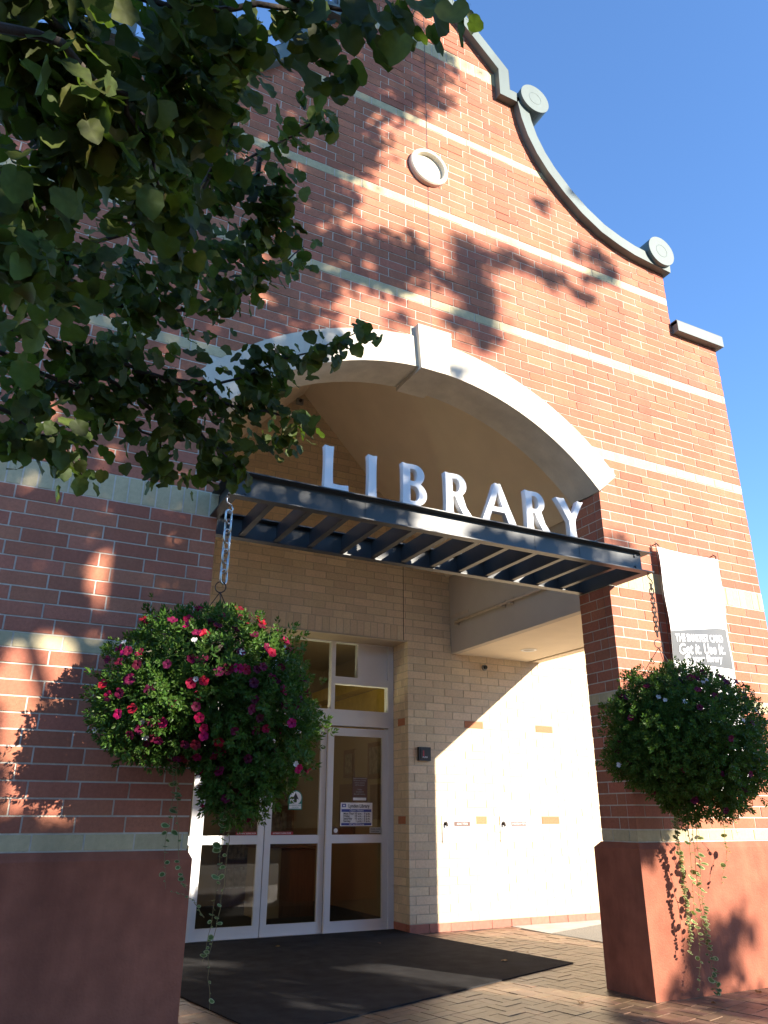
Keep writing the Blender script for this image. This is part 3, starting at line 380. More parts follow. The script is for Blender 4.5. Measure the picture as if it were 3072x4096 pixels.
lib = thing('library_building', 'red brick library with curved gable, pale stripes and deep arched entrance porch', 'building', (XC, 0.2, 0))
red = Bricks(m_red, (0, 0, Z0), (1, 0, 0), (0, 0, 1), (0, -1, 0))
pale = Bricks(m_pale, (0, 0.001, Z0), (1, 0, 0), (0, 0, 1), (0, -1, 0))
KEY = (XC - 0.20, XC + 0.20, 4.115 + Z0, 4.575 + Z0)
def clip_piece(g, u0, u1, v0, v1, lo, hi, n=None):
    """part of the rectangle between the curves lo(x) and hi(x) (heights above Z0)"""
    n = n or (4 if u1 - u0 < 0.06 else 10)
    xs = [u0 + (u1 - u0) * i / n for i in range(n + 1)]
    xs = sorted(xs + [s_ for k_ in (-1, 1) for s_ in (XC + k_ * (SKO[0] - 0.0004), XC + k_ * (SKO[0] + 0.0004)) if u0 < s_ < u1])
    ok = [(x, max(v0, lo(x)), min(v1, hi(x))) for x in xs]
    run = []
    def flush():
        if len(run) > 1 and max(b - a for _, a, b in run) > 0.012:
            g.add([(x, a) for x, a, b in run] + [(x, b) for x, a, b in reversed(run)])
        run.clear()
    for x, a, b in ok:
        if b - a > 0.004: run.append((x, a, b))
        else: flush()
    flush()
def lay_row(g, v0, v1, joints):
    """one course: joints are the x positions of the vertical joints"""
    h = JT / 2
    js = sorted(set([round(j, 4) for j in joints if XL < j < XR] + [XL, XR, XC] + ([OPL, OPR] if v0 < 3.25 else []) + ([2 * XC - 5.444, 5.444] if v1 > ZCAP - Z0 - 0.02 else []) + ([2 * XC - 3.085, 3.085] if v1 > ZSTEP - Z0 - 0.02 else [])))
    a, b = v0 + h, v1 - h
    for u0, u1 in zip(js[:-1], js[1:]):
        if u1 - u0 < 0.03: continue
        p, q = u0 + (0 if u0 in (XL, OPR, 2 * XC - 5.444) else h), u1 - (0 if u1 in (XR, OPL, 5.444) else h)
        mid = (p + q) / 2
        if v0 < 3.2 and OPL - 0.01 < mid < OPR + 0.01: continue
        top = min(top_of_wall(p), top_of_wall(q), top_of_wall(mid)) - Z0
        if a > max(top_of_wall(p), top_of_wall(q), top_of_wall(mid)) - Z0: continue
        hi = (lambda x: 1e9) if b <= top else (lambda x: top_of_wall(x) - Z0 - 0.003)
        near = abs(mid - XC) < SKO[0] + 0.2 and a < 4.62 and b > 3.1
        if not near:
            if b <= top: g.rect(p, q, a, b)
            else: clip_piece(g, p, q, a, b, lambda x: -1e9, hi)
            continue
        def lo(x):
            d = abs(x - XC)
            if KEY[0] - 0.02 < x < KEY[1] + 0.02: return KEY[3] - Z0 + 0.006
            if d < SKO[0]: return arch_out(x) - Z0 + 0.006
            return -1e9
        def hi2(x):
            d = abs(x - XC)
            if d < SPR[0] - 0.01: return -1e9
            return ARC_Z - Z0 + (SKO[1] * d / SKO[0]) - 0.006
        if min(abs(p - XC), abs(q - XC)) >= SPR[0] - 0.01 and b <= hi2(p if p > XC else q):
            g.rect(p, q, a, b); continue
        clip_piece(g, p, q, a, b, lo, hi, 30 if abs(mid - XC) > SKO[0] - 0.3 else None)
        if b < SKO[1] + ARC_Z - Z0 + 0.15:       # the brick under the springing
            q0, q1 = max(p, XC + SPR[0]), min(q, XC + SKO[0])
            if q1 - q0 > 0.01: clip_piece(g, q0, q1, a, b, lambda x: -1e9, hi2)
            q0, q1 = max(p, XC - SKO[0]), min(q, XC - SPR[0])
            if q1 - q0 > 0.01: clip_piece(g, q0, q1, a, b, lambda x: -1e9, hi2)
bands = {-1: 1, 11: 1, 22: 2, 36: 1, 48: 1, 60: 1, 72: 1, 84: 2}
v = -1
while v * CR < 8.75 + 0.9:
    hgt = bands.get(v, 0)
    if hgt == 2:
        lay_row(pale, v * CR, (v + 2) * CR, [XC + 0.1016 * k for k in range(-45, 46)]); v += 2; continue
    if hgt == 1:
        ph = 0.15 if v % 24 else 0.05
        js = [XR - ph - BR * k for k in range(0, 30)]
        lay_row(pale, v * CR, (v + 1) * CR, js)
    else:
        jr = [XR - BR * k for k in range(0, 30)] if v % 2 else [XR - 0.1016 - BR * k for k in range(0, 30)]
        jl = [-0.195 - BR * k for k in range(0, 9)] if v % 2 else [-0.11 - BR * k for k in range(0, 9)]
        if v < 36: js = [j for j in jr if j > OPR + 0.09] + jl
        else: js = [j for j in jr if j > XC + 0.05] + [2 * XC - j for j in jr if j > XC + 0.05]
        lay_row(red, v * CR, (v + 1) * CR, js)
    v += 1
# the brick returns inside the opening (right pier and left pier)
def reveal(x, N, sgn):
    g = Bricks(m_red, (x, 0, Z0), (0, 1, 0), (0, 0, 1), N); gp = Bricks(m_pale, (x, 0, Z0), (0, 1, 0), (0, 0, 1), N)
    v = -1
    while v * CR < 3.2:
        t = gp if v in (-1, 11) else g
        a, b = v * CR + JT / 2, min((v + 1) * CR - JT / 2, 3.235)
        if v in (22,): t = gp; b = 24 * CR - JT / 2
        sp = 0.30 if v % 2 else 0.2
        t.rect(0.098, sp, a, b, sgn > 0); t.rect(sp + JT, 0.45, a, b, sgn > 0)
        v += 2 if v == 22 else 1
    return g, gp
r1, p1 = reveal(OPR, (-1, 0, 0), 1); r2, p2 = reveal(OPL, (1, 0, 0), -1)
emit_bricks([red, r1, r2], 'brick', lib, 300, 'brickwork')
emit_bricks([pale, p1, p2], 'pale_brick', lib, 300, 'pale_brickwork')
# mortar-coloured core of the front wall
e = 0.0045
right = [(XR - e, 0), (XR - e, ZCAP - 0.005)] + [(5.444 - e, ZCAP - 0.005)] + [(x - e, z - 0.003) for x, z in CURVE] + [(3.085 - e, ZSTEP), (3.085 - e, 8.787 + Z0), (XC, 8.79 + Z0 + (3.085 - XC) * 0.98 - 0.01)]
left = [(2 * XC - x, z) for x, z in right[:-1]][::-1]
arc = []
a0 = math.atan2(SPR[1], SPR[0])
for i in range(25):
    a = math.pi - a0 - (math.pi - 2 * a0) * i / 24
    arc.append((XC + (ARI + 0.15) * math.cos(a), ARC_Z + (ARI + 0.15) * math.sin(a)))
inner = [(OPL - e, 0), (OPL - e, SPR[1] + ARC_Z - 0.02)] + arc + [(OPR + e, SPR[1] + ARC_Z - 0.02), (OPR + e, 0)]
poly = right + left + inner
core = MB(); core.prism(poly, lambda p: (p[0], e, p[1]), lambda p: (p[0], 0.449, p[1]))
me = bpy.data.meshes.new('wall_core')
bm = bmesh.new()
vf = [bm.verts.new((p[0], e, p[1])) for p in poly]; vb = [bm.verts.new((p[0], 0.449, p[1])) for p in poly]
n = len(poly)
es = [bm.edges.new((vf[i], vf[(i + 1) % n])) for i in range(n)]; bmesh.ops.triangle_fill(bm, edges=es, use_beauty=True)
es = [bm.edges.new((vb[i], vb[(i + 1) % n])) for i in range(n)]; bmesh.ops.triangle_fill(bm, edges=es, use_beauty=True)
for i in range(n): bm.faces.new((vf[i], vf[(i + 1) % n], vb[(i + 1) % n], vb[i]))
bmesh.ops.recalc_face_normals(bm, faces=bm.faces); bm.to_mesh(me); bm.free(); me.materials.append(m_mortar)
link('wall_core', me, lib)
mb = MB(); mb.box(XC - 0.004, XC + 0.004, 0.004, 0.02, 4.6 + Z0, 9.8 + Z0); mb.build('sealant_joint', m_black, lib)
# plinths
for x0, x1 in ((XL - 0.03, OPL + 0.03), (OPR - 0.03, XR + 0.03)):
    mb = MB(); zt = Z0 - CR - 0.004
    mb.add([(x0, -0.035, -0.1), (x1, -0.035, -0.1), (x1, 0.54, -0.1), (x0, 0.54, -0.1),
            (x0, -0.035, zt - 0.05), (x1, -0.035, zt - 0.05), (x1, 0.54, zt - 0.05), (x0, 0.54, zt - 0.05),
            (x0 + 0.03, -0.006, zt), (x1 - 0.03, -0.006, zt), (x1 - 0.03, 0.47, zt), (x0 + 0.03, 0.47, zt)],
           [(0, 3, 2, 1), (0, 1, 5, 4), (1, 2, 6, 5), (2, 3, 7, 6), (3, 0, 4, 7), (4, 5, 9, 8), (5, 6, 10, 9), (6, 7, 11, 10), (7, 4, 8, 11), (8, 9, 10, 11)])
    mb.build('plinth', m_plinth, lib)
# arch stones and keystone
def arch_piece(aa, ab, ri, ro, y0, y1, n=14):
    mb = MB(); pts = []
    for i in range(n + 1):
        a = aa + (ab - aa) * i / n; pts.append((math.cos(a), math.sin(a)))
    V = []
    for c, s_ in pts:
        V += [(XC + ri * c, y0, ARC_Z + ri * s_), (XC + ro * c, y0, ARC_Z + ro * s_), (XC + ro * c, y1, ARC_Z + ro * s_), (XC + ri * c, y1, ARC_Z + ri * s_)]
    F = []
    for i in range(n):
        k = 4 * i
        for j in range(4): F.append((k + j, k + (j + 1) % 4, k + 4 + (j + 1) % 4, k + 4 + j))
    F += [(0, 3, 2, 1), (4 * n, 4 * n + 1, 4 * n + 2, 4 * n + 3)]
    mb.add(V, F); return mb
ak = math.acos(0.172 / ARO)
for aa, ab in ((a0 + 0.001, ak - 0.002), (math.pi - ak + 0.002, math.pi - a0 - 0.001)):
    arch_piece(aa, ab, ARI, ARO, -0.012, 0.215).build('arch_stone', m_stone, lib)
    arch_piece(aa, ab, ARI + 0.012, ARO - 0.03, 0.222, 0.44).build('arch_soffit_stone', m_stone, lib)
mb = MB()
kp = [(XC - 0.158, 4.085 + Z0), (XC + 0.158, 4.085 + Z0), (XC + 0.19, 4.578 + Z0), (XC - 0.19, 4.578 + Z0)]
mb.prism(kp, lambda p: (p[0], -0.065, p[1]), lambda p: (p[0], 0.215, p[1]))
mb.prism([(p[0] * 1.0, p[1] + (0.012 if i < 2 else -0.02)) for i, p in enumerate(kp)], lambda p: (p[0], 0.222, p[1]), lambda p: (p[0], 0.45, p[1]))
mb.build('keystone', m_stone, lib)
# round cast medallion
mb = MB(); k = 40; cz = 6.70 + Z0
prof = [(0.235, 0.02), (0.235, -0.035), (0.222, -0.05), (0.192, -0.05), (0.186, -0.044), (0.182, 0.006), (0.0, 0.006)]
V = []
for r, y in prof[:-1]:
    for j in range(k): V.append((XC + r * math.cos(2 * math.pi * j / k), y, cz + r * math.sin(2 * math.pi * j / k)))
F = []
for i in range(len(prof) - 2):
    for j in range(k): F.append((i * k + j, i * k + (j + 1) % k, (i + 1) * k + (j + 1) % k, (i + 1) * k + j))
F.append(tuple((len(prof) - 2) * k + j for j in range(k)))
mb.add(V, F)
mb.v = [(x, y - 0.011, z) for x, y, z in mb.v]
mb.build('medallion', m_stone, lib)
# metal coping on the gable
def coping(path, name, y0=-0.095, y1=0.5, t=0.15, low=0.03):
    """strip of sheet metal lying on the wall edge, path in x/z, outward on the left of travel"""
    mb = MB(); V = []; n = len(path)
    nor = []
    for i in range(n):
        a = Vector(path[max(i - 1, 0)]); b = Vector(path[i]); c = Vector(path[min(i + 1, n - 1)])
        d1 = (b - a).normalized() if i else (c - b).normalized(); d2 = (c - b).normalized() if i < n - 1 else d1
        n1 = Vector((-d1.y, d1.x)); n2 = Vector((-d2.y, d2.x)); m_ = (n1 + n2)
        m_ = m_ / max(0.35, m_.dot(n1)); nor.append(m_)
    for p, q in zip(path, nor):
        a = (p[0] - q.x * low, p[1] - q.y * low); b = (p[0] + q.x * (t - 0.03), p[1] + q.y * (t - 0.03))
        V += [(a[0], y0, a[1]), (b[0], y0, b[1]), (b[0], y1, b[1]), (a[0], y1, a[1])]
    F = []
    for i in range(n - 1):
        for j in range(4): F.append((4 * i + j, 4 * i + (j + 1) % 4, 4 * i + 4 + (j + 1) % 4, 4 * i + 4 + j))
    F += [(0, 3, 2, 1), (4 * n - 4, 4 * n - 3, 4 * n - 2, 4 * n - 1)]
    mb.add(V, F); return mb
mirror = lambda P: [(2 * XC - x, z) for x, z in P]
peak = (XC, 8.79 + Z0 + (3.085 - XC) * 0.98 + 0.02)
pr_ = [(XR + 0.05, ZCAP + 0.02), (5.46, ZCAP + 0.02)]
pc_ = [(5.50, 6.672 + Z0)] + CURVE[1:] + [(3.345, ZSTEP + 0.005), (3.095, ZSTEP + 0.005), (3.095, 8.79 + Z0), peak]
for P_, nm in ((pr_, 'coping'), (pc_, 'coping')):
    coping(P_, nm, t=0.15).build(nm, m_coping, lib)
    coping([(x, z + 0.001) for x, z in P_], nm, -0.085, 0.006, 0.04, 0.045).build('shaded_underside_strip', m_coping_in, lib)  # dark strip: the underside's own dark colour plus the overhang's shade
    coping(mirror(P_)[::-1], nm, t=0.15).build(nm, m_coping, lib)
    coping([(x, z + 0.001) for x, z in mirror(P_)[::-1]], nm, -0.085, 0.006, 0.04, 0.045).build('shaded_underside_strip', m_coping_in, lib)
for x, z in ((3.47, 8.44), (5.32, 6.79), (2 * XC - 3.47, 8.44), (2 * XC - 5.32, 6.79)):
    mb = MB(); mb.disc((x, -0.15, z + Z0), (0, 1, 0), 0.212, 0.62, 40)
    o = mb.build('scroll_disc', m_coping, lib)
    mb = MB(); mb.tube([(x + 0.09 * math.cos(a), -0.15, z + Z0 + 0.09 * math.sin(a)) for a in [2 * math.pi * i / 28 for i in range(29)]], 0.0025, 5)
    mb.build('disc_seam', m_coping, o)
mb = MB(); mb.box(XL + 0.01, XL + 0.25, 0.45, 12, -0.1, 7.0); mb.build('side_wall', m_red, lib)
# ------------------------------------------------------------------ porch behind the arch
YW = 4.0                                        # face of the buff brick wall
BP, BC = 0.3147, 0.1057                         # buff brick module
ZR = 2.565
GZ = 6.088 + Z0; GX = 2.12; GS = 1.046
gable = lambda x: GZ - GS * abs(x - GX)
SOF = 2.316 + Z0; FX = 4.595
JX = 3.862; LZ = ZR + 11 * BC
buff = Bricks(m_buff, (0, YW, 0), (1, 0, 0), (0, 0, 1), (0, -1, 0))
acc = Bricks(m_accent, (0, YW, 0), (1, 0, 0), (0, 0, 1), (0, -1, 0))
def seen_through(x, z):
    p = np.array([x, YW, z]); t = C_CAM[1] / (C_CAM[1] - YW); q = C_CAM + (p - C_CAM) * t
    d = abs(q[0] - XC)
    return d < SPR[0] and q[2] < (ARC_Z + math.sqrt(ARI ** 2 - d * d))
def buff_row(k):
    z0, z1 = ZR + k * BC + JT / 2, ZR + (k + 1) * BC - JT / 2
    xl = JX if z1 < LZ else -1.2
    off = 4.776 if k % 2 == 0 else 4.583
    js = [off + BP * n for n in range(-24, 12)]
    if k in (11, 12): return
    js = sorted([j for j in js if xl + 0.03 < j < 9.0] + [xl, 9.0] + ([3.80] if z0 > LZ else []))
    for a, b in zip(js[:-1], js[1:]):
        p = a + (0 if a == xl else JT / 2); q = b - JT / 2
        if q - p < 0.02: continue
        mid = (p + q) / 2
        def hi(x): return SOF + 0.02 if x > FX else gable(x) + 0.03
        if mid > 6.2: hi = lambda x: 3.55
        if z0 > max(hi(p), hi(q)): continue
        vis = seen_through(mid, z0) and mid < 7
        red_one = (k in (0, -12)) and any(abs(p - (4.776 + 4 * BP * n)) < 0.02 for n in range(-3, 4)) and z1 < LZ
        (acc if red_one else buff).rect(p, q, z0, z1, vis)
for k in range(-23, 48): buff_row(k)
n = int((JX + 1.2) / 0.1049)
for i in range(n + 1):                          # soldiers over the door
    x1 = 3.80 - 0.1049 * i
    buff.rect(x1 - 0.1049 + JT / 2, x1 - JT / 2, LZ + 0.004, LZ + 2 * BC - JT / 2, seen_through(x1, LZ))
for k in (11, 12):
    z0, z1 = ZR + k * BC + JT / 2, ZR + (k + 1) * BC - JT / 2
    off = 4.776 if k % 2 == 0 else 4.583
    js = sorted([off + BP * n for n in range(-3, 1) if off + BP * n > 3.83] + [3.80, FX])
    for a, b in zip(js[:-1], js[1:]):
        if b - a > 0.03: buff.rect(a + JT / 2, min(b - JT / 2, FX), z0, z1, True)
jam = Bricks(m_buff, (JX, 0, 0), (0, 1, 0), (0, 0, 1), (-1, 0, 0)); jac = Bricks(m_accent, (JX, 0, 0), (0, 1, 0), (0, 0, 1), (-1, 0, 0))
for k in range(-23, 11):
    z0, z1 = ZR + k * BC + JT / 2, ZR + (k + 1) * BC - JT / 2
    if k % 2 == 0:
        (jac if k in (0, -12) else jam).rect(YW + 0.098, YW + 0.30, z0, z1); jam.rect(YW + 0.31, YW + 0.46, z0, z1)
    else: jam.rect(YW + 0.098, YW + 0.20, z0, z1); jam.rect(YW + 0.21, YW + 0.46, z0, z1)
emit_bricks([buff, jam], 'buff_brick', lib, 300, 'buff_brickwork')
emit_bricks([acc, jac], 'accent_brick', lib, 60, 'accent_brickwork')
tile = Bricks(m_tile, (0, YW - 0.004, 0), (1, 0, 0), (0, 0, 1), (0, -1, 0))
tj = [4.46 + 0.318 * n for n in range(-2, 14)]
for a, b in zip(tj[:-1], tj[1:]): tile.rect(max(a, JX - 0.004) + JT / 2 * (a > JX), b - JT / 2, 0.0, ZR - 23 * BC - 0.006)
tile2 = Bricks(m_tile, (JX - 0.004, 0, 0), (0, 1, 0), (0, 0, 1), (-1, 0, 0)); tile2.rect(YW + 0.09, YW + 0.46, 0.0, ZR - 23 * BC - 0.006)
emit_bricks([tile, tile2], 'base_tile', lib, 100, 'base_tiles')
mb = MB()
mb.prism([(JX + e, -0.1), (9, -0.1), (9, 3.55), (6.06, 3.55), (6.06, SOF + 0.05), (FX + 0.1, SOF + 0.05), (FX + 0.1, gable(FX) + 0.05), (GX, GZ + 0.08), (-1.2, gable(-1.2)), (-1.2, LZ + 0.008), (JX + e, LZ + 0.008)],
         lambda p: (p[0], YW + e, p[1]), lambda p: (p[0], YW + 0.455, p[1]))
from mathutils.geometry import tessellate_polygon
npl = len(mb.v) // 2
tri = tessellate_polygon([[Vector((q[0], q[2], 0)) for q in mb.v[:npl]]])
mb.f = [tuple(t_) for t_ in tri] + [tuple(i + npl for i in reversed(t_)) for t_ in tri] + mb.f[2:]
me = mb.mesh('back_wall_core', m_mortar2)
link('back_wall_core', me, lib)
mb = MB(); mb.box(3.796, 3.804, YW - 0.001, YW + 0.02, LZ, 5.9); mb.build('control_joint', m_black, lib)
mb = MB(); mb.box(-1.0, 3.83, YW - 0.012, YW + 0.012, LZ - 0.022, LZ); mb.box(-1.0, JX, YW + 0.012, YW + 0.46, LZ - 0.012, LZ + 0.006); mb.build('lintel', m_lintel, lib)
# sloping plaster ceiling, drop face, flat soffit with its shadow gap, outer beam
def slab(name, pts, t, m_):
    mb = MB(); nrm = (Vector(pts[1]) - Vector(pts[0])).cross(Vector(pts[2]) - Vector(pts[0])).normalized() * t
    k = len(pts); mb.add(list(pts) + [tuple(Vector(p) + nrm) for p in pts], [tuple(range(k)), tuple(range(2 * k - 1, k - 1, -1))] + [(i, (i + 1) % k, (i + 1) % k + k, i + k) for i in range(k)])
    return mb.build(name, m_, lib)
ya, yb = 0.452, YW + 0.005
slab('sloped_ceiling', [(GX, ya, GZ), (FX, ya, gable(FX)), (FX, yb, gable(FX)), (GX, yb, GZ)], -0.05, m_stucco)
slab('sloped_ceiling', [(GX - 0.001, ya, GZ), (-1.2, ya, gable(-1.2)), (-1.2, yb, gable(-1.2)), (GX - 0.001, yb, GZ)], 0.05, m_stucco)
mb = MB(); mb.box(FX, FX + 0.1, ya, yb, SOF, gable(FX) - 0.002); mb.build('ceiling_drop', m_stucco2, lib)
mb = MB(); mb.box(FX + 0.102, 5.97, ya, yb, SOF, SOF + 0.08); mb.build('soffit', m_stucco, lib)
mb = MB(); mb.box(5.972, 6.05, ya, yb, SOF + 0.06, SOF + 0.09); mb.build('soffit_gap', m_black, lib)
mb = MB(); mb.box(6.052, XR - 0.002, ya, yb, SOF + 0.004, 7.0); mb.build('side_beam', m_stucco, lib)
mb = MB(); mb.box(-1.25, -1.2, 0.452, YW + 0.5, -0.1, 6.0); mb.build('porch_side_wall', m_buff, lib)
# recessed lamp in the soffit
dl = thing('recessed_downlight', 'round recessed downlight set flush in the beige porch soffit', 'ceiling light', (5.43, 3.25, SOF))
mb = MB(); k = 28
for r0, r1, z0, z1 in ((0.115, 0.085, -0.006, -0.006), (0.085, 0.075, -0.006, -0.001)):
    V = [(5.43 + r * math.cos(2 * math.pi * j / k), 3.25 + r * math.sin(2 * math.pi * j / k), SOF + z) for r, z in ((r0, z0), (r1, z1)) for j in range(k)]
    mb.add(V, [(j, (j + 1) % k, (j + 1) % k + k, j + k) for j in range(k)])
mb.build('trim_ring', m_alu, dl)
mb = MB(); mb.disc((5.43, 3.25, SOF - 0.003), (0, 0, 1), 0.08, 0.002, 28); mb.build('lamp_reflector', m_gr, dl)
# painted conduit on the drop face
pp = thing('conduit_pipe', 'beige painted pipe on brackets along the ceiling drop face', 'pipe', (FX, 2.8, 4.0))
zz = 2.735 + Z0
mb = MB(); mb.tube([(FX - 0.05, 3.8, zz), (FX - 0.05, 1.2, zz)], 0.02, 10); mb.build('pipe', m_pipe, pp, smooth=True)
for y in (3.78, 2.62, 2.44):
    mb = MB(); mb.box(FX - 0.075, FX - 0.001, y - 0.02, y + 0.02, zz - 0.035, zz - 0.022); mb.box(FX - 0.012, FX - 0.001, y - 0.02, y + 0.02, zz - 0.05, zz + 0.06); mb.build('bracket', m_pipe, pp)
mb = MB(); mb.box(FX - 0.006, FX - 0.001, 3.5, 3.98, zz + 0.09, zz + 0.14); mb.build('cover_strip', m_pipe, pp)
# small fixtures on the buff wall
o = MB(); o.box(2.0, 2.1, YW - 0.05, YW - 0.001, 7.1, 7.19); t = thing('wall_sensor', 'small dark box high under the porch ceiling ridge', 'sensor', (2.05, YW, 7.1)); o.build('housing', m_gr, t)
o = MB(); o.disc((2.05, YW - 0.055, 7.145), (0, -1, 0), 0.025, 0.02, 12); o.build('lens', m_black, t)
t = thing('security_sensor', 'round grey sensor on the buff brick under the soffit', 'sensor', (5.155, YW, 3.45))
o = MB(); o.disc((5.155, YW - 0.001, 3.453), (0, -1, 0), 0.042, 0.03, 20); o.build('base', m_gr, t)
o = MB(); o.disc((5.155, YW - 0.031, 3.453), (0, -1, 0), 0.026, 0.03, 16); o.build('lens', m_black, t)
# ------------------------------------------------------------------ lettering helper
def text(name, s, size, m_, loc, parent, rot=(math.pi / 2, 0, 0), align='LEFT', ext=0.0008, bold=0.0, shear=0.0, sx=1.0):
    cu = bpy.data.curves.new(name, 'FONT'); cu.body = s; cu.size = size; cu.align_x = align; cu.extrude = ext; cu.offset = bold; cu.shear = shear; cu.resolution_u = 3
    ob = bpy.data.objects.new(name, cu); COL.objects.link(ob)
    dg = bpy.context.evaluated_depsgraph_get(); me = bpy.data.meshes.new_from_object(ob.evaluated_get(dg))
    bpy.data.objects.remove(ob); bpy.data.curves.remove(cu)
    me.name = name; me.materials.clear(); me.materials.append(m_)
    mw = Matrix.Translation(loc) @ Matrix.Rotation(rot[1], 4, 'Y') @ Matrix.Rotation(rot[0], 4, 'X') @ Matrix.Diagonal((sx, 1, 1, 1))
    me.transform(mw)
    return link(name, me, parent)
# alarm box
t = thing('alarm_box', 'black square push box with red strip on buff brick beside the doors', 'call box', (4.09, YW, 2.1))
o = MB(); o.box(4.0, 4.185, YW - 0.05, YW - 0.001, 2.098, 2.276); o.build('housing', m_black, t)
o = MB(); o.box(4.022, 4.163, YW - 0.058, YW - 0.051, 2.12, 2.254); o.build('cover', m_wire, t)
o = MB(); o.box(4.055, 4.075, YW - 0.061, YW - 0.0585, 2.15, 2.23); o.build('red_strip', m_redp, t)
text('lettering', 'PUSH', 0.032, m_white, (4.05, YW - 0.060, 2.133), t)
# book returns
def book_return(x0, x1, title, lab, small):
    t = thing('book_return', lab, 'book return', (x0, YW, 1.07), 'book return plates in the buff wall')
    o = MB(); o.box(x0, x1, YW - 0.012, YW - 0.0005, 1.07, 1.40); o.build('plate', m_steelp, t)
    w = x1 - x0
    o = MB(); o.box(x0 + 0.06, x1 - 0.06, YW - 0.022, YW - 0.013, 1.262, 1.385); o.build('flap', m_steelp, t)
    o = MB(); o.box(x0 + 0.06, x1 - 0.06, YW - 0.016, YW - 0.0125, 1.248, 1.260); o.build('hinge_gap', m_gr, t)
    o = MB(); o.box(x0 + 0.175, x0 + 0.43, YW - 0.026, YW - 0.023, 1.275, 1.335); o.build('label_plate', m_brownp, t)
    text('lettering', title, 0.036, m_white, (x0 + 0.302, YW - 0.0265, 1.293), t, align='CENTER', sx=0.78)
    o = MB(); o.tube([(x0 + 0.045, YW - 0.013, 1.31), (x0 + 0.045, YW - 0.05, 1.315), (x0 + 0.05, YW - 0.055, 1.27)], 0.015, 8); o.disc((x0 + 0.045, YW - 0.012, 1.31), (0, -1, 0), 0.026, 0.012, 14); o.build('handle', m_rust, t)
    if small: 
        o = MB(); o.box(x0 + 0.33, x0 + 0.40, YW - 0.016, YW - 0.0125, 1.15, 1.175); o.build('sticker', m_gr, t); text('lettering', 'RETURN', 0.02, m_gr, (x0 + 0.25, YW - 0.0128, 1.153), t)
    else: text('lettering', 'BOOK RETURN', 0.038, m_gr, (x0 + 0.13, YW - 0.0128, 1.198), t, sx=0.95)
book_return(4.368, 4.90, 'ADULT ITEMS', 'metal return plate lettered for adult items, nearer the doors', True)
book_return(5.306, 5.84, "CHILDREN'S ITEMS", "metal return plate lettered for children's items, nearer the right pier", False)
# ------------------------------------------------------------------ doors
DS = 0.97058
fx = lambda x: -1.3303 + (x + 1.3303) * DS
fz = lambda z: 1.402 + (z - 1.402) * DS
YD = 4.45
zb = 0.045
def rails(mb, x0, x1, z0, z1, w, y0, y1, mids=(), bot=None, wr=None):
    wr = wr or w; b = bot or w
    mb.box(x0, x0 + w, y0, y1, z0, z1); mb.box(x1 - wr, x1, y0, y1, z0, z1)
    mb.box(x0 + w, x1 - wr, y0 + .002, y1 - .002, z0, z0 + b); mb.box(x0 + w, x1 - wr, y0 + .002, y1 - .002, z1 - w, z1)
    for a, c in mids: mb.box(x0 + w, x1 - wr, y0 + .002, y1 - .002, a, c)
mb = MB()
X0, X1 = fx(0.28), JX - 0.002
mb.box(fx(3.93), X1, YD - 0.02, YD + 0.10, zb - 0.03, fz(3.86)); mb.box(X0 - 0.1, X0, YD - 0.02, YD + 0.10, zb - 0.03, fz(3.86))
mb.box(X0, fx(3.93), YD - 0.018, YD + 0.098, fz(3.775), fz(3.86))                 # head
mb.box(X0, fx(3.93), YD - 0.018, YD + 0.098, fz(2.735), fz(2.81))                 # transom bar
mb.box(X0, fx(3.93), YD - 0.045, YD + 0.10, fz(2.585), fz(2.733))                 # operator header
for xa, xb in ((fx(3.016), fx(3.074)), (fx(1.34), fx(1.40))): mb.box(xa, xb, YD - 0.016, YD + 0.096, fz(2.81), fz(3.775))
mb.box(fx(3.074), fx(3.93), YD - 0.014, YD + 0.094, fz(3.17), fz(3.275))
mb.box(fx(3.435), fx(3.53), YD - 0.012, YD + 0.092, fz(3.275), fz(3.775))
mb.build('door_frame', m_alu, lib)
mb = MB(); mb.box(X0 - 0.1, JX, YD - 0.06, YD + 0.14, zb - 0.06, zb - 0.012); mb.build('threshold', m_alu, lib)
mb = MB(); mb.box(fx(3.53), fx(3.93), YD + 0.02, YD + 0.05, fz(3.275), fz(3.775)); mb.build('transom_panel', m_alu, lib)
for xa, xb, za, zc in ((X0, fx(1.34), 2.81, 3.775), (fx(1.40), fx(3.016), 2.81, 3.775), (fx(3.074), fx(3.93), 2.81, 3.17), (fx(3.074), fx(3.435), 3.275, 3.775)):
    mb = MB(); mb.box(xa, xb, YD + 0.03, YD + 0.036, fz(za), fz(zc)); mb.build('glass_pane', m_glass, lib)
DOORS = [(0.29, 1.262, YD + 0.0), (1.263, 2.152, YD + 0.05), (2.162, 3.0, YD + 0.05), (3.004, 3.93, YD + 0.0)]
for xa, xb, y in DOORS:
    mb = MB(); rails(mb, fx(xa), fx(xb), zb - 0.008, fz(2.566) - 0.004, 0.082, y, y + 0.045, [(fz(1.058), fz(1.163))], 0.128)
    mb.box(fx(xa) + 0.082, fx(xb) - 0.082, y + 0.003, y + 0.042, fz(2.452), fz(2.50))
    d = mb.build('sliding_door', m_alu, lib)
    for za, zc in ((zb + 0.12, fz(1.058)), (fz(1.163), fz(2.454))):
        mb = MB(); mb.box(fx(xa) + 0.08, fx(xb) - 0.08, y + 0.02, y + 0.026, za, zc); mb.build('glass_pane', m_glass, d)
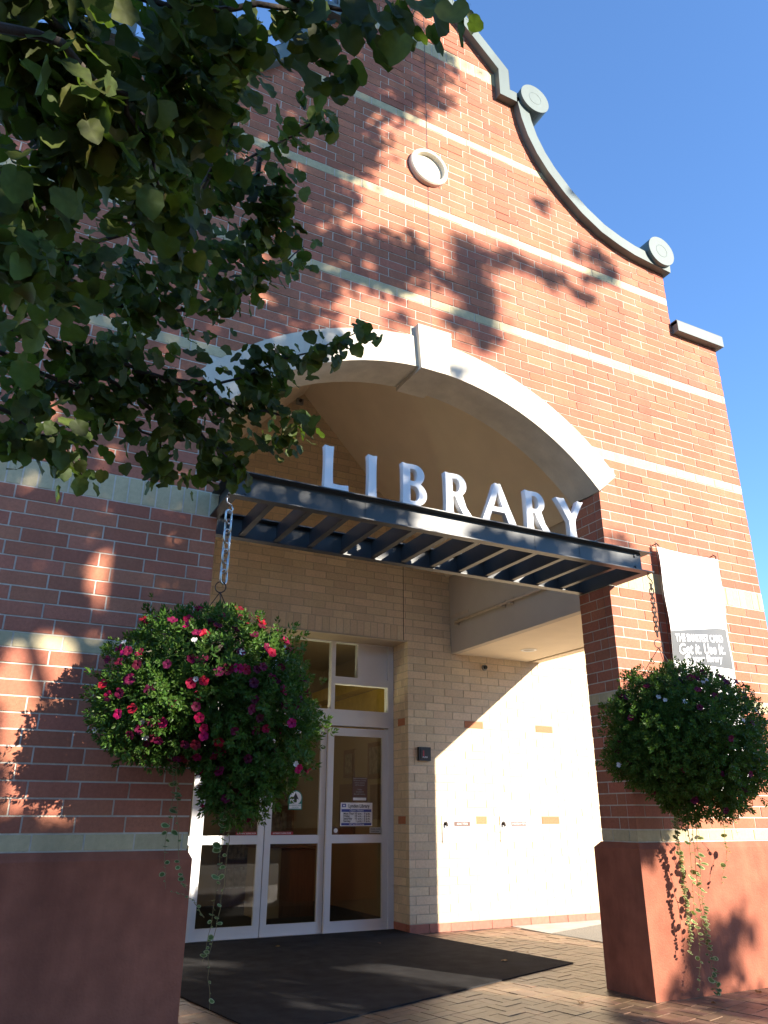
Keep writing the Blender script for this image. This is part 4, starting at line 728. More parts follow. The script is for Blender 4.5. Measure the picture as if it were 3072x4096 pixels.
# things stuck on the glass
yg = YD + 0.016; yg2 = YD + 0.066
def sign(name, label, cat, x0, x1, z0, z1, y, m_):
    t = thing(name, label, cat, (x0, y, z0)); o = MB(); o.box(x0, x1, y - 0.002, y, z0, z1); o.build('board', m_, t); return t
x0, x1, z0, z1 = fx(3.215), fx(3.70), fz(1.27), fz(1.57)
t = sign('hours_sign', 'white and blue sign listing opening hours on the right door glass', 'sign', x0, x1, z0, z1, yg, m_white)
W_, H_ = x1 - x0, z1 - z0; ys = yg - 0.0025
def bar(u0, u1, v0, v1, m_, nm='stripe', par=None, yy=None):
    o = MB(); o.box(x0 + u0 * W_, x0 + u1 * W_, (yy or ys) - 0.001, (yy or ys), z0 + v0 * H_, z0 + v1 * H_); return o.build(nm, m_, par or t)
bar(0.03, 0.97, 0.60, 0.72, m_blue); bar(0.03, 0.97, 0.03, 0.13, m_blue); bar(0.04, 0.165, 0.80, 0.95, m_blue, 'emblem'); bar(0.075, 0.13, 0.84, 0.90, m_white, 'emblem_mark', None, ys - 0.0012)
yt = ys - 0.0015
text('lettering', 'Lynden Library', 0.062, m_black, (x0 + 0.24 * W_, yt, z0 + 0.79 * H_), t, sx=0.83, bold=0.0008)
text('lettering', 'Open Hours', 0.04, m_white, (x0 + 0.5 * W_, yt, z0 + 0.625 * H_), t, align='CENTER')
for i, (a, b) in enumerate((('Mon-Thur', '10 a.m. - 9 p.m.'), ('Friday', '10 a.m. - 6 p.m.'), ('Saturday', '10 a.m. - 5 p.m.'), ('Sunday', '1 p.m. - 5 p.m.'))):
    zz = z0 + (0.49 - 0.105 * i) * H_
    text('lettering', a, 0.037, m_black, (x0 + 0.09 * W_, yt, zz), t, bold=0.0005); text('lettering', b, 0.037, m_black, (x0 + 0.93 * W_, yt, zz), t, align='RIGHT', bold=0.0005)
text('lettering', '24/7 at WCLS.org', 0.03, m_white, (x0 + 0.5 * W_, yt, z0 + 0.05 * H_), t, align='CENTER')
x0, x1, z0, z1 = fx(3.39), fx(3.62), fz(1.585), fz(1.90)
t = sign('closure_notice', 'brown notice poster above the opening hours sign on the door', 'poster', x0, x1, z0, z1, yg, m_brownp); W_, H_ = x1 - x0, z1 - z0
for i, s_ in enumerate(('Whatcom County', 'Library System', 'will be closed', '', 'Friday', 'October 8', 'for staff training')):
    text('lettering', s_, 0.026, m_greyp, (x0 + 0.48 * W_, yg - 0.0027, z0 + (0.85 - 0.095 * i) * H_), t, align='CENTER')
bar(0.05, 0.92, 0.05, 0.16, m_white, 'strip', t); bar(0.03, 0.95, 0.945, 0.965, m_greyp, 'strip', t)
x0, x1, z0, z1 = fx(2.475), fx(2.67), fz(1.475), fz(1.72)
t = thing('entry_sticker', 'white sticker with black up arrow in a green ring on the door', 'sticker', (x0, yg2, z0)); W_, H_ = x1 - x0, z1 - z0
xm = (x0 + x1) / 2; zc = z1 - W_ / 2; r = W_ / 2
o = MB(); o.prism([(x0, z0), (x1, z0)] + [(xm + r * math.cos(a), zc + r * math.sin(a)) for a in [math.pi * i / 16 for i in range(17)]], lambda p: (p[0], yg2 - 0.002, p[1]), lambda p: (p[0], yg2, p[1])); o.build('board', m_green, t)
o = MB(); o.disc((xm, yg2 - 0.0022, zc), (0, -1, 0), r * 0.86, 0.0008, 28); o.box(x0 + 0.012, x1 - 0.012, yg2 - 0.003, yg2 - 0.0022, z0 + 0.012, z0 + 0.07); o.build('white_field', m_white, t)
o = MB(); o.prism([(xm - .018, zc - .055), (xm + .018, zc - .055), (xm + .018, zc - .01), (xm + .045, zc - .02), (xm, zc + .065), (xm - .045, zc - .02), (xm - .018, zc - .01)], lambda p: (p[0], yg2 - 0.004, p[1]), lambda p: (p[0], yg2 - 0.0032, p[1])); o.build('arrow', m_black, t)
text('lettering', 'AUTOMATIC DOOR', 0.02, m_green, (xm, yg2 - 0.0035, z0 + 0.045), t, align='CENTER'); text('lettering', 'CAUTION', 0.02, m_green, (xm, yg2 - 0.0035, z0 + 0.02), t, align='CENTER')
for i, (xa, xb) in enumerate(((1.78, 2.06), (2.245, 2.56))):
    x0, x1, z0, z1 = fx(xa), fx(xb), fz(1.166), fz(1.205)
    t = sign('door_strip', ('red strip lettered in white low on the left sliding door, partly behind trailing flowers', 'red strip lettered in white on the middle door under the arrow sticker')[i], 'sticker', x0, x1, z0, z1, yg2, m_redp); t['group'] = 'red strips on the sliding doors'
    text('lettering', 'AUTOMATIC SLIDING DOOR', 0.026, m_white, ((x0 + x1) / 2, yg2 - 0.0027, z0 + 0.01), t, align='CENTER', sx=0.72)
x0, x1, z0, z1 = fx(3.66), fx(3.835), fz(1.18), fz(1.255)
t = sign('clear_notice', 'small pale notice in the bottom right corner of the right pane', 'sticker', x0, x1, z0, z1, yg, m_greyp)
text('lettering', 'STAND CLEAR', 0.026, m_black, ((x0 + x1) / 2, yg - 0.0027, z0 + 0.04), t, align='CENTER', sx=.85); text('lettering', 'DOOR SWINGS', 0.02, m_black, ((x0 + x1) / 2, yg - 0.0027, z0 + 0.012), t, align='CENTER', sx=.85)
t = thing('round_sticker', 'small round white sticker on a red square at the bottom of the right pane', 'sticker', (fx(3.15), yg, fz(1.2)))
o = MB(); o.box(fx(3.115), fx(3.185), yg - 0.002, yg, fz(1.17), fz(1.255)); o.build('backing', m_brownp, t)
o = MB(); o.disc((fx(3.15), yg - 0.0022, fz(1.215)), (0, -1, 0), 0.028, 0.001, 18); o.build('seal', m_white, t)
t = thing('stile_numeral', 'black numeral on the white stile of the left sliding door', 'numeral', (fx(1.27), YD + 0.05, fz(1.62)))
text('numeral', '2', 0.15, m_black, (fx(1.268), YD + 0.0485, fz(1.60)), t, sx=0.9)
# room behind the doors
room = MB()
room.box(-0.6, 5.2, 8.3, 8.4, 0, 4.2); room.box(-0.7, -0.6, YD + 0.15, 8.4, 0, 4.2)
room.build('interior_wall', m_tan, lib)
mb = MB(); mb.box(4.35, 4.45, YD + 0.15, 8.3, 0, 4.2); mb.build('interior_wall', m_tan, lib)
mb = MB(); mb.box(-0.7, 5.2, YD + 0.14, 8.4, -0.1, 0.02); mb.build('interior_floor', m_floor_in, lib)
mb = MB(); mb.box(-0.7, 5.2, YD + 0.11, 8.4, 4.0, 4.2); mb.build('interior_ceiling', m_tan, lib)
mb = MB(); mb.box(4.10, 4.34, YD + 0.4, 8.2, 3.35, 3.55); mb.build('yellow_bulkhead', m_yel, lib)
mb = MB(); mb.box(4.337, 4.346, YD + 0.16, 8.29, 2.75, 3.34); mb.build('yellow_frieze', m_yel, lib)
t = thing('picture_frame', 'tall framed picture high on the tan wall inside the doors', 'picture', (4.34, 5.5, 2.0), 'framed pictures inside')
def picture(lab, y0, y1, z0, z1, m_=m_frame, first=None):
    t = first or thing('picture_frame', lab, 'picture', (4.34, y0, z0), 'framed pictures inside')
    o = MB(); o.box(4.315, 4.349, y0, y1, z0, z1); o.build('frame', m_wood, t)
    o = MB(); o.box(4.310, 4.314, y0 + 0.06, y1 - 0.06, z0 + 0.07, z1 - 0.07); o.build('print', m_, t)
picture('', 5.6, 6.2, 1.95, 2.5, m_frame, t)
picture('dark wood framed board low on the tan wall behind the hours sign', 5.35, 6.1, 1.35, 1.86, m_wood)
picture('narrow dark picture deeper inside behind the right door stile', 6.75, 7.15, 2.0, 2.45)
picture('dark panel deepest along the tan inner wall', 6.7, 7.3, 1.1, 1.9, m_wood)
t = thing('display_shelves', 'tall dark shelves of books seen through the middle door', 'shelves', (3.0, 8.0, 0))
o = MB(); o.box(2.55, 3.75, 7.95, 8.28, 0.02, 2.3); o.build('cabinet', m_wood, t)
for i in range(5):
    o = MB(); o.box(2.6, 3.7, 7.90, 7.945, 0.3 + 0.42 * i, 0.33 + 0.42 * i); o.build('shelf', m_frame, t)
    o = MB()
    xx = 2.62
    while xx < 3.6:
        w_ = rng.uniform(0.03, 0.07); o.box(xx, xx + w_ * 0.9, 7.905, 7.94, 0.332 + 0.42 * i, 0.332 + 0.42 * i + rng.uniform(0.2, 0.3)); xx += w_
    q = o.build('book_row', m_frame, t); q['kind'] = 'stuff'
t = thing('wooden_counter', 'pale and brown wooden counter standing low inside the middle door', 'counter', (2.9, 6.6, 0))
o = MB(); o.box(2.62, 2.95, 6.3, 6.9, 0.02, 0.95); o.build('front_panel', m_tan, t); o = MB(); o.box(2.952, 3.5, 6.32, 6.9, 0.02, 0.93); o.build('body', m_wood, t); o = MB(); o.box(2.6, 3.53, 6.27, 6.93, 0.952, 0.98); o.build('top', m_wood, t)
t = thing('added_room_light', 'unseen warm strip added behind the header to brighten the room inside', 'strip light', (2.3, 4.72, 2.6))  # unseen light source, added to brighten the room behind the glass
o = MB(); o.box(0.4, 4.2, 4.70, 4.78, 2.66, 2.70); o.build('diffuser', glow_mat('added_room_glow', (1.0, 0.83, 0.52), 4.0), t)
o = MB(); o.box(0.38, 4.22, 4.68, 4.80, 2.61, 2.655); o.build('housing', m_alu, t)
# low wing of the building beyond the porch
wing = thing('side_wing', 'low brick wing with pale band and grey coping beyond the right pier', 'building', (10, YW + 0.3, 0))
mb = MB(); mb.box(9.005, 16, YW, YW + 0.4, -0.1, 3.555); mb.build('wall', m_red, wing)
mb = MB(); mb.box(6.21, 16, YW - 0.004, YW + 0.4, 3.56, 4.22); mb.build('pale_band', m_pale, wing)
mb = MB(); mb.box(6.21, 16, YW - 0.02, YW + 0.42, 4.22, 4.26); mb.build('drip_edge', m_coping_in, wing)
mb = MB(); mb.box(6.21, 16, YW - 0.08, YW + 0.45, 4.26, 4.42); mb.build('coping', m_coping, wing)
# ------------------------------------------------------------------ steel canopy
CZ0, CZ1 = 2.235 + Z0, 2.435 + Z0
can = thing('canopy', 'slate blue steel channel canopy with open cross bars over the entrance', 'canopy', (XC, 0, CZ0))
w = 0.009
mb = MB(); mb.box(0.004, 3.946, -0.449, -0.440, CZ0 + w, CZ1 - w); mb.box(-0.062, 4.03, -0.515, -0.440, CZ0, CZ0 + w); mb.box(-0.062, 4.03, -0.515, -0.440, CZ1 - w, CZ1)
for x in (0.85, 1.05, 1.75, 2.7, 3.2): mb.box(x, x + 0.004, -0.4515, -0.4492, CZ0 + w, CZ1 - w)
fb = mb.build('front_beam', m_steel, can)
for x in (0.085, 3.87):
    for z in (CZ0 + 0.05, CZ1 - 0.045):
        o = MB(); o.disc((x, -0.449, z), (0, -1, 0), 0.013, 0.012, 10); o.build('bolt', m_steel, fb)
mb = MB(); mb.box(0.016, 3.934, 0.412, 0.421, CZ0 + w, CZ1 - w); mb.box(0.016, 3.934, 0.345, 0.421, CZ0, CZ0 + w); mb.box(0.016, 3.934, 0.345, 0.421, CZ1 - w, CZ1); mb.build('back_beam', m_steel, can)
for xw, x0, x1 in ((0.006, -0.062, 0.004), (3.935, 3.946, 4.03)):
    mb = MB(); mb.box(xw, xw + w, -0.4385, 0.43, CZ0 + 0.0005, CZ1 - 0.0005)
    mb.box(x0, x1, -0.4385, -0.012, CZ0, CZ0 + w); mb.box(x0, x1, -0.4385, -0.012, CZ1 - w, CZ1); mb.build('side_beam', m_steel, can)
raf = None
for i in range(1, 13):
    x = 0.01 + 0.3035 * i
    if raf is None:
        mb = MB(); mb.box(0, 0.007, -0.438, 0.411, CZ0 + 0.011, CZ1 - 0.012); mb.box(-0.042, 0.0, -0.438, 0.343, CZ0 + 0.011, CZ0 + 0.018); mb.box(-0.042, -0.036, -0.438, 0.343, CZ0 + 0.018, CZ0 + 0.03)
        raf = mb.mesh('cross_bar', m_steel)
    link('cross_bar', raf, can, Matrix.Translation((x, 0, 0)))
# ------------------------------------------------------------------ letters on the canopy
sg = thing('library_sign', 'large white metal letters spelling LIBRARY standing on the canopy edge', 'sign', (2.0, -0.48, CZ1))
def arcp(cx, cy, rx, ry, a0, a1, n=10):
    return [(cx + rx * math.cos(math.radians(a0 + (a1 - a0) * i / n)), cy + ry * math.sin(math.radians(a0 + (a1 - a0) * i / n))) for i in range(n + 1)]
def stem(xa, xb, y0, y1, f=0.016):
    """flared stroke outline, left side upward then right side downward"""
    ys = [i / 8 for i in range(9)]
    fl = lambda t: f * (2 * abs(t - 0.5)) ** 3
    return [(xa - fl(t), y0 + (y1 - y0) * t) for t in ys], [(xb + fl(t), y0 + (y1 - y0) * t) for t in reversed(ys)]
def gl(ch):
    L_, R_ = stem(0.03, 0.205, 0, 1)
    top = [(0.117, 0.985)]; bot = [(0.117, 0.012)]
    if ch == 'I': return [L_ + top + R_ + bot], 0.235
    if ch == 'L':
        _, R2 = stem(0.03, 0.20, 0.13, 1, 0.014)
        return [L_ + top + R2 + [(0.40, 0.122), (0.565, 0.145), (0.57, 0.07), (0.585, -0.008), (0.40, 0.01)] + bot], 0.59
    if ch == 'B':
        out = L_ + [(0.12, 0.985), (0.25, 0.995)] + arcp(0.33, 0.755, 0.24, 0.24, 90, -40, 10) + [(0.47, 0.545)] + arcp(0.33, 0.285, 0.295, 0.28, 48, -90, 12) + [(0.12, 0.012)]
        h1 = [(0.205, 0.885)] + arcp(0.30, 0.735, 0.095, 0.15, 90, -90, 10) + [(0.205, 0.585)]
        h2 = [(0.205, 0.475)] + arcp(0.31, 0.29, 0.13, 0.185, 90, -90, 10) + [(0.205, 0.105)]
        return [out, h1[::-1], h2[::-1]], 0.63
    if ch == 'R':
        out = L_ + [(0.12, 0.985), (0.25, 0.995)] + arcp(0.33, 0.73, 0.25, 0.265, 90, -58, 12) + [(0.56, 0.20), (0.70, 0.02), (0.71, -0.012), (0.60, 0.004), (0.50, -0.012), (0.36, 0.25), (0.275, 0.44), (0.205, 0.44)] + [(0.205, 0.25), (0.208, 0.08), (0.222, 0)] + [(0.12, 0.012)]
        h1 = [(0.205, 0.88)] + arcp(0.30, 0.71, 0.105, 0.17, 90, -90, 10) + [(0.205, 0.54)]
        return [out, h1[::-1]], 0.72
    if ch == 'A':
        out = [(-0.015, -0.008), (0.20, 0.50), (0.385, 1.0), (0.46, 0.985), (0.535, 1.0), (0.74, 0.48), (0.955, -0.008), (0.85, 0.008), (0.735, -0.008), (0.635, 0.275), (0.27, 0.275), (0.21, 0.12), (0.175, -0.008), (0.08, 0.006)]
        h = [(0.315, 0.385), (0.60, 0.385), (0.455, 0.78)]
        return [out, h], 0.94
    if ch == 'Y':
        out = [(-0.02, 0.99), (0.10, 0.985), (0.225, 1.005), (0.33, 0.80), (0.445, 0.60), (0.57, 0.80), (0.665, 1.005), (0.74, 0.985), (0.83, 1.0), (0.70, 0.78), (0.53, 0.45), (0.53, 0.2), (0.55, -0.005), (0.44, 0.01), (0.325, -0.005), (0.345, 0.2), (0.345, 0.42), (0.17, 0.70)]
        return [out], 0.83
HL = 0.366
for ch, x in (('L', 0.672), ('I', 1.048), ('B', 1.358), ('R', 1.765), ('A', 2.135), ('R', 2.592), ('Y', 2.952)):
    loops, wd = gl(ch)
    cu = bpy.data.curves.new('letter', 'CURVE'); cu.dimensions = '2D'; cu.fill_mode = 'BOTH'; cu.extrude = 0.0265; cu.bevel_depth = 0.002; cu.bevel_resolution = 1
    for lp in loops:
        sp = cu.splines.new('POLY'); sp.points.add(len(lp) - 1)
        for p, (a, b) in zip(sp.points, lp): p.co = (a * HL, b * HL, 0, 1)
        sp.use_cyclic_u = True
    ob = bpy.data.objects.new('letter', cu); COL.objects.link(ob)
    me = bpy.data.meshes.new_from_object(ob.evaluated_get(bpy.context.evaluated_depsgraph_get()))
    bpy.data.objects.remove(ob); bpy.data.curves.remove(cu)
    me.name = 'letter'; me.materials.clear(); me.materials.append(m_letter)
    me.transform(Matrix.Translation((x, -0.463, CZ1 + 0.004)) @ Matrix.Rotation(math.pi / 2, 4, 'X'))
    link('letter', me, sg)
# ------------------------------------------------------------------ chains
def chain(name, label, cat, x, y, z1, z0, m_, n, ll, r, hook):
    t = thing(name, label, cat, (x, y, z1), 'chains holding the hanging baskets')
    sc = (z1 - z0 - hook) / (n * ll * 0.72)
    ll *= sc
    mb = MB(); pts = []
    a = ll * 0.28; b = ll * 0.5 - a
    for i in range(20):
        q = 2 * math.pi * i / 20; pts.append((a * math.cos(q), 0, a * math.sin(q) + (b if math.sin(q) > 0 else -b)))
    mb.tube(pts + [pts[0]], r, 6, False); me = mb.mesh('link', m_, True)
    for i in range(n):
        mw = Matrix.Translation((x, y, z1 - hook - ll * 0.72 * (i + 0.5))) @ Matrix.Rotation(0.5 + (math.pi / 2 if i % 2 else 0), 4, 'Z')
        link('link', me, t, mw)
    mb = MB(); mb.tube([(x - 0.012, y, z1 - 0.008), (x - .024, y, z1 - .022), (x - 0.02, y, z1 - hook * .42), (x + 0.012, y, z1 - hook * 0.55), (x + 0.026, y, z1 - hook * 0.8), (x + .008, y, z1 - hook * 1.08), (x - .018, y, z1 - hook * 0.86)], r * 0.9, 6)
    mb.tube([(x - 0.02, y, z1 + 0.012), (x - 0.014, y, z1 - 0.012)], r, 6); mb.build('hook', m_, t, smooth=True); return t
chain('chain', 'bright zinc chain from the left canopy corner to the left basket', 'chain', -0.035, -0.475, CZ0 - 0.002, 2.89, m_chrome, 7, 0.1, 0.008, 0.12)
chain('chain', 'dark rusty chain from the right canopy corner to the right basket', 'chain', 4.005, -0.475, CZ0 - 0.002, 2.93, m_rust, 11, 0.07, 0.0055, 0.11)
# ------------------------------------------------------------------ hanging baskets
def rot_to(n_, roll):
    n_ = Vector(n_).normalized(); q = n_.to_track_quat('Z', 'Y'); return (q.to_matrix() @ Matrix.Rotation(roll, 3, 'Z'))
# one shoot tip: a rosette of pointed leaves
def shoot_template(nl, ln, wd):
    V = []; F = []
    for i in range(nl):
        a = 2.4 * i; el = 0.15 + 0.95 * i / nl; L_ = ln * (1.0 - 0.45 * i / nl)
        d = Vector((math.cos(a) * math.cos(el), math.sin(a) * math.cos(el), math.sin(el))); s_ = Vector((-math.sin(a), math.cos(a), 0))
        up = d.cross(s_) * -1
        b0 = Vector((0, 0, 0.012 * i / nl * 4)); k = len(V)
        V += [b0, b0 + d * L_ * .45 + s_ * wd + up * 0.004, b0 + d * L_ * .5 - up * .003, b0 + d * L_ * .45 - s_ * wd + up * .004, b0 + d * L_ - up * 0.006]
        F += [(k, k + 2, k + 1), (k, k + 3, k + 2), (k + 1, k + 2, k + 4), (k + 2, k + 3, k + 4)]
    return np.array([tuple(v) for v in V]), np.array(F)
def scatter(tmpl, mats, locs, scl):
    TV, TF = tmpl; n = len(locs)
    V = np.einsum('nij,vj->nvi', np.asarray(mats), TV) * np.asarray(scl)[:, None, None] + np.asarray(locs)[:, None, :]
    F = TF[None] + (np.arange(n) * len(TV))[:, None, None]
    return V.reshape(-1, 3), F.reshape(-1, TF.shape[1])
def petunia(r=0.030, lobes=5):
    V = [(0, 0, -0.012)]; k = 20
    for i in range(k):
        a = 2 * math.pi * i / k; q = 0.30 * r; V.append((q * math.cos(a), q * math.sin(a), -0.001))
    for i in range(k):
        a = 2 * math.pi * i / k; q = r * (0.86 + 0.16 * abs(math.cos(lobes * a / 2)) ** 0.6); V.append((q * math.cos(a), q * math.sin(a), 0.003 + 0.0035 * math.sin(lobes * a + 0.5)))
    F = [(0, 1 + i, 1 + (i + 1) % k) for i in range(k)]
    F += [(1 + i, 1 + k + i, 1 + k + (i + 1) % k, 1 + (i + 1) % k) for i in range(k)]
    # trumpet tube behind
    n0 = len(V)
    for i in range(6):
        a = 2 * math.pi * i / 6; V.append((0.3 * r * math.cos(a), 0.3 * r * math.sin(a), -0.002))
    for i in range(6):
        a = 2 * math.pi * i / 6; V.append((0.1 * r * math.cos(a), 0.1 * r * math.sin(a), -0.032))
    F += [(n0 + i, n0 + (i + 1) % 6, n0 + 6 + (i + 1) % 6, n0 + 6 + i) for i in range(6)]
    return V, F
def mesh_of(name, V, F, m_, smooth=False):
    me = bpy.data.meshes.new(name); me.from_pydata([tuple(v) for v in V], [], F); me.materials.append(m_)
    if smooth: me.polygons.foreach_set('use_smooth', [True] * len(me.polygons))
    me.update(); return me
me_fl = mesh_of('flower', *petunia(0.032), m_flower); me_dk = mesh_of('flower', *petunia(0.031), m_darkfl); me_wh = mesh_of('flower', *petunia(0.019), m_whitefl)
# variegated trailing leaf: green centre with cream margin
def vine_leaf():
    V = []; k = 14; F = []; mi = []
    for sc, zz in ((1.0, 0.0), (0.74, 0.0006)):
        for i in range(k):
            a = 2 * math.pi * i / k; q = (0.026 - 0.004 * math.cos(2 * a)) * sc * (1 + 0.12 * math.cos(a))
            V.append((q * math.cos(a) + 0.022, q * math.sin(a) * 0.92, zz + 0.006 * abs(math.sin(a)) * sc - 0.003))
    for i in range(k): F.append((i, (i + 1) % k, k + (i + 1) % k, k + i)); mi.append(1)
    F.append(tuple(range(k, 2 * k))); mi.append(0)
    V += [(0, 0, -0.002), (-0.006, 0.002, 0.004), (-0.006, -0.002, 0.004)]; F.append((2 * k, 2 * k + 1, 2 * k + 2)); mi.append(1)
    me = mesh_of('leaf', V, F, m_vine); me.materials.append(m_vrim); me.polygons.foreach_set('material_index', mi); return me
me_vl = vine_leaf()
def make_basket(label, lobes, hang, nsh, flowers, vines, ring_z, wire_col):
    x, y = hang
    t = thing('hanging_basket', label, 'hanging basket', (x, y, lobes[0][2]), 'flower baskets hanging from the canopy corners')
    mb = MB(); c0 = Vector((x, y, ring_z - 0.33)); k = 18
    V = []; prof = [(0.21, 0.0), (0.22, -0.02), (0.20, -0.12), (0.13, -0.22), (0.02, -0.25)]
    for r, z in prof: V += [(x + r * math.cos(2 * math.pi * j / k), y + r * math.sin(2 * math.pi * j / k), c0.z + z) for j in range(k)]
    mb.add(V, [(i * k + j, i * k + (j + 1) % k, (i + 1) * k + (j + 1) % k, (i + 1) * k + j) for i in range(len(prof) - 1) for j in range(k)]); mb.build('planter_bowl', m_bark, t)
    mb = MB(); rr = 0.038
    mb.tube([(x + rr * math.cos(a) * 0.9, y - rr * math.cos(a) * 0.3, ring_z + rr * math.sin(a)) for a in [2 * math.pi * i / 18 for i in range(19)]], 0.004, 6, False)
    for a in (0.4, 2.5, 4.6): mb.tube([(x, y, ring_z - 0.035), (x + 0.2 * math.cos(a), y + 0.2 * math.sin(a), c0.z + 0.01)], 0.0035, 5)
    mb.build('wire_hanger', m_wire, t)
    # leaf shoots over the lobes
    P = []; Nn = []
    tot = sum(l[3] * l[5] for l in lobes)
    for cx, cy, cz, rx, ry, rz in lobes:
        cnt = int(nsh * rx * rz / tot)
        while cnt > 0:
            d = Vector((rng.gauss(0, 1), rng.gauss(0, 1), rng.gauss(0, 1))).normalized()
            bump = 1 + 0.15 * math.sin(7 * d.x + 3 * d.z + cx * 5) * math.sin(6 * d.z - 4 * d.y) + rng.gauss(0, 0.05) + (rng.uniform(0.05, 0.24) if rng.random() < 0.06 else 0)
            depth = 1 - abs(rng.gauss(0, 0.13)) if rng.random() < 0.7 else rng.uniform(0.45, 0.92)
            p = Vector((cx + d.x * rx * bump * depth, cy + d.y * ry * bump * depth, cz + d.z * rz * bump * depth))
            if p.y > -0.03 and (p.x < OPL + 0.03 or p.x > OPR - 0.03): continue
            if any(((p.x - l[0]) / l[3]) ** 2 + ((p.y - l[1]) / l[4]) ** 2 + ((p.z - l[2]) / l[5]) ** 2 < 0.55 for l in lobes if l[0] != cx) and rng.random() < 0.6:
                cnt -= 1; continue
            n_ = Vector((d.x / rx, d.y / ry, d.z / rz)).normalized() + Vector((rng.uniform(-.5, .5), rng.uniform(-.5, .5), rng.uniform(-.1, .7)))
            P.append(tuple(p)); Nn.append(rot_to(n_, rng.uniform(0, 6.3))); cnt -= 1
    Vs, Fs = scatter(shoot_template(9, 0.042, 0.0085), [np.array(m_) for m_ in Nn], P, [rng.uniform(0.7, 1.3) for _ in P])
    o = link('foliage', big_mesh('foliage', Vs, Fs, m_petleaf), t); o['kind'] = 'stuff'
    # woody interior mass of stems so the middle is not hollow
    mb = MB()
    for i in range(0, len(P), 9): mb.tube([(x + rng.uniform(-.12, .12), y + rng.uniform(-.1, .1), c0.z - 0.03), tuple(Vector(P[i]) * 0.6 + Vector((x, y, c0.z + 0.02)) * 0.4), P[i]], 0.0025, 3, False)
    o = mb.build('stems', m_petleaf, t); o['kind'] = 'stuff'
    for me, cnt, bias in flowers:
        while cnt > 0:
            l = lobes[0] if rng.random() < 0.72 else lobes[rng.randrange(len(lobes))]
            d = Vector((rng.gauss(0, 1), rng.gauss(-0.75, 0.8), rng.gauss(0.1, 1))).normalized()
            if d.y > 0.35: continue
            p = Vector((l[0] + d.x * l[3], l[1] + d.y * l[4], l[2] + d.z * l[5])) + d * rng.uniform(0.0, 0.06)
            if p.y > -0.04 and (p.x < OPL + 0.05 or p.x > OPR - 0.05): continue
            if bias and p.x + 0.5 * (p.z - l[2]) > l[0] + bias and rng.random() < 0.7: continue
            n_ = d + Vector((rng.uniform(-.4, .4), rng.uniform(-.6, .1), rng.uniform(-.2, .4)))
            s_ = rng.uniform(0.85, 1.15)
            link('flower', me, t, Matrix.Translation(p) @ rot_to(n_, rng.uniform(0, 6)).to_4x4() @ Matrix.Scale(s_, 4)); cnt -= 1
    for pts, nl, sz in vines:
        pts = [Vector(p) for p in pts]; sm = []
        for i in range(len(pts) - 1):
            for j in range(5):
                q = pts[i].lerp(pts[i + 1], j / 5); sm.append(q + Vector((rng.uniform(-.006, .006), rng.uniform(-.006, .006), 0)))
        sm.append(pts[-1])
        mb = MB(); mb.tube(sm, 0.0028, 4, True, 0.0012); v_ = mb.build('vine', m_stem, t)
        for i in range(nl):
            f = (i + rng.random() * 0.6) / nl * 0.97 + 0.03; k = min(int(f * (len(sm) - 1)), len(sm) - 2); q = sm[k].lerp(sm[k + 1], f * (len(sm) - 1) - k)
            a = rng.uniform(0, 6.28); d = Vector((math.cos(a), math.sin(a) * 0.8 - 0.35, rng.uniform(-0.5, 0.25))).normalized()
            up = Vector((rng.uniform(-.4, .4), -0.5, 0.8)); sd = up.cross(d).normalized(); up = d.cross(sd)
            s_ = sz * (rng.uniform(0.3, 0.7) if rng.random() < 0.45 else rng.uniform(0.7, 1.25)) * (1 - 0.45 * f)
            mw = Matrix(((d.x, sd.x, up.x, q.x), (d.y, sd.y, up.y, q.y), (d.z, sd.z, up.z, q.z), (0, 0, 0, 1))) @ Matrix.Scale(s_, 4)
            link('leaf', me_vl, v_, mw)
    return t
make_basket('full hanging basket of crimson petunias at the left pier beside the doors',
            [(-0.10, -0.56, 2.16, 0.62, 0.47, 0.47), (-0.42, -0.52, 1.98, 0.34, 0.36, 0.27), (0.25, -0.56, 1.92, 0.36, 0.38, 0.42), (0.16, -0.58, 1.62, 0.22, 0.24, 0.25)],
            (-0.05, -0.475), 5600, [(me_fl, 44, 0.25), (me_dk, 92, 0), (me_wh, 9, 0)],
            [([(-0.28, -0.60, 1.72), (-0.27, -0.66, 1.45), (-0.30, -0.68, 1.25), (-0.27, -0.69, 1.02)], 17, 1.1), ([(-0.26, -0.62, 1.7), (-0.24, -0.66, 1.4), (-0.20, -0.68, 1.14), (-0.14, -0.68, 1.0)], 15, 1.1),
             ([(0.06, -0.60, 1.55), (0.055, -0.62, 1.3), (0.04, -0.62, 1.1), (0.03, -0.62, 0.86), (-0.01, -0.62, 0.64)], 24, 1.15), ([(0.10, -0.60, 1.5), (0.085, -0.64, 1.2), (0.065, -0.64, 0.9), (0.02, -0.63, 0.66), (0.05, -0.63, 0.40)], 18, 0.9),
             ([(-0.02, -0.62, 0.86), (-0.09, -0.62, 0.95), (-0.16, -0.62, 0.985), (-0.22, -0.62, 1.0)], 12, 0.6)], 2.85, m_wire)
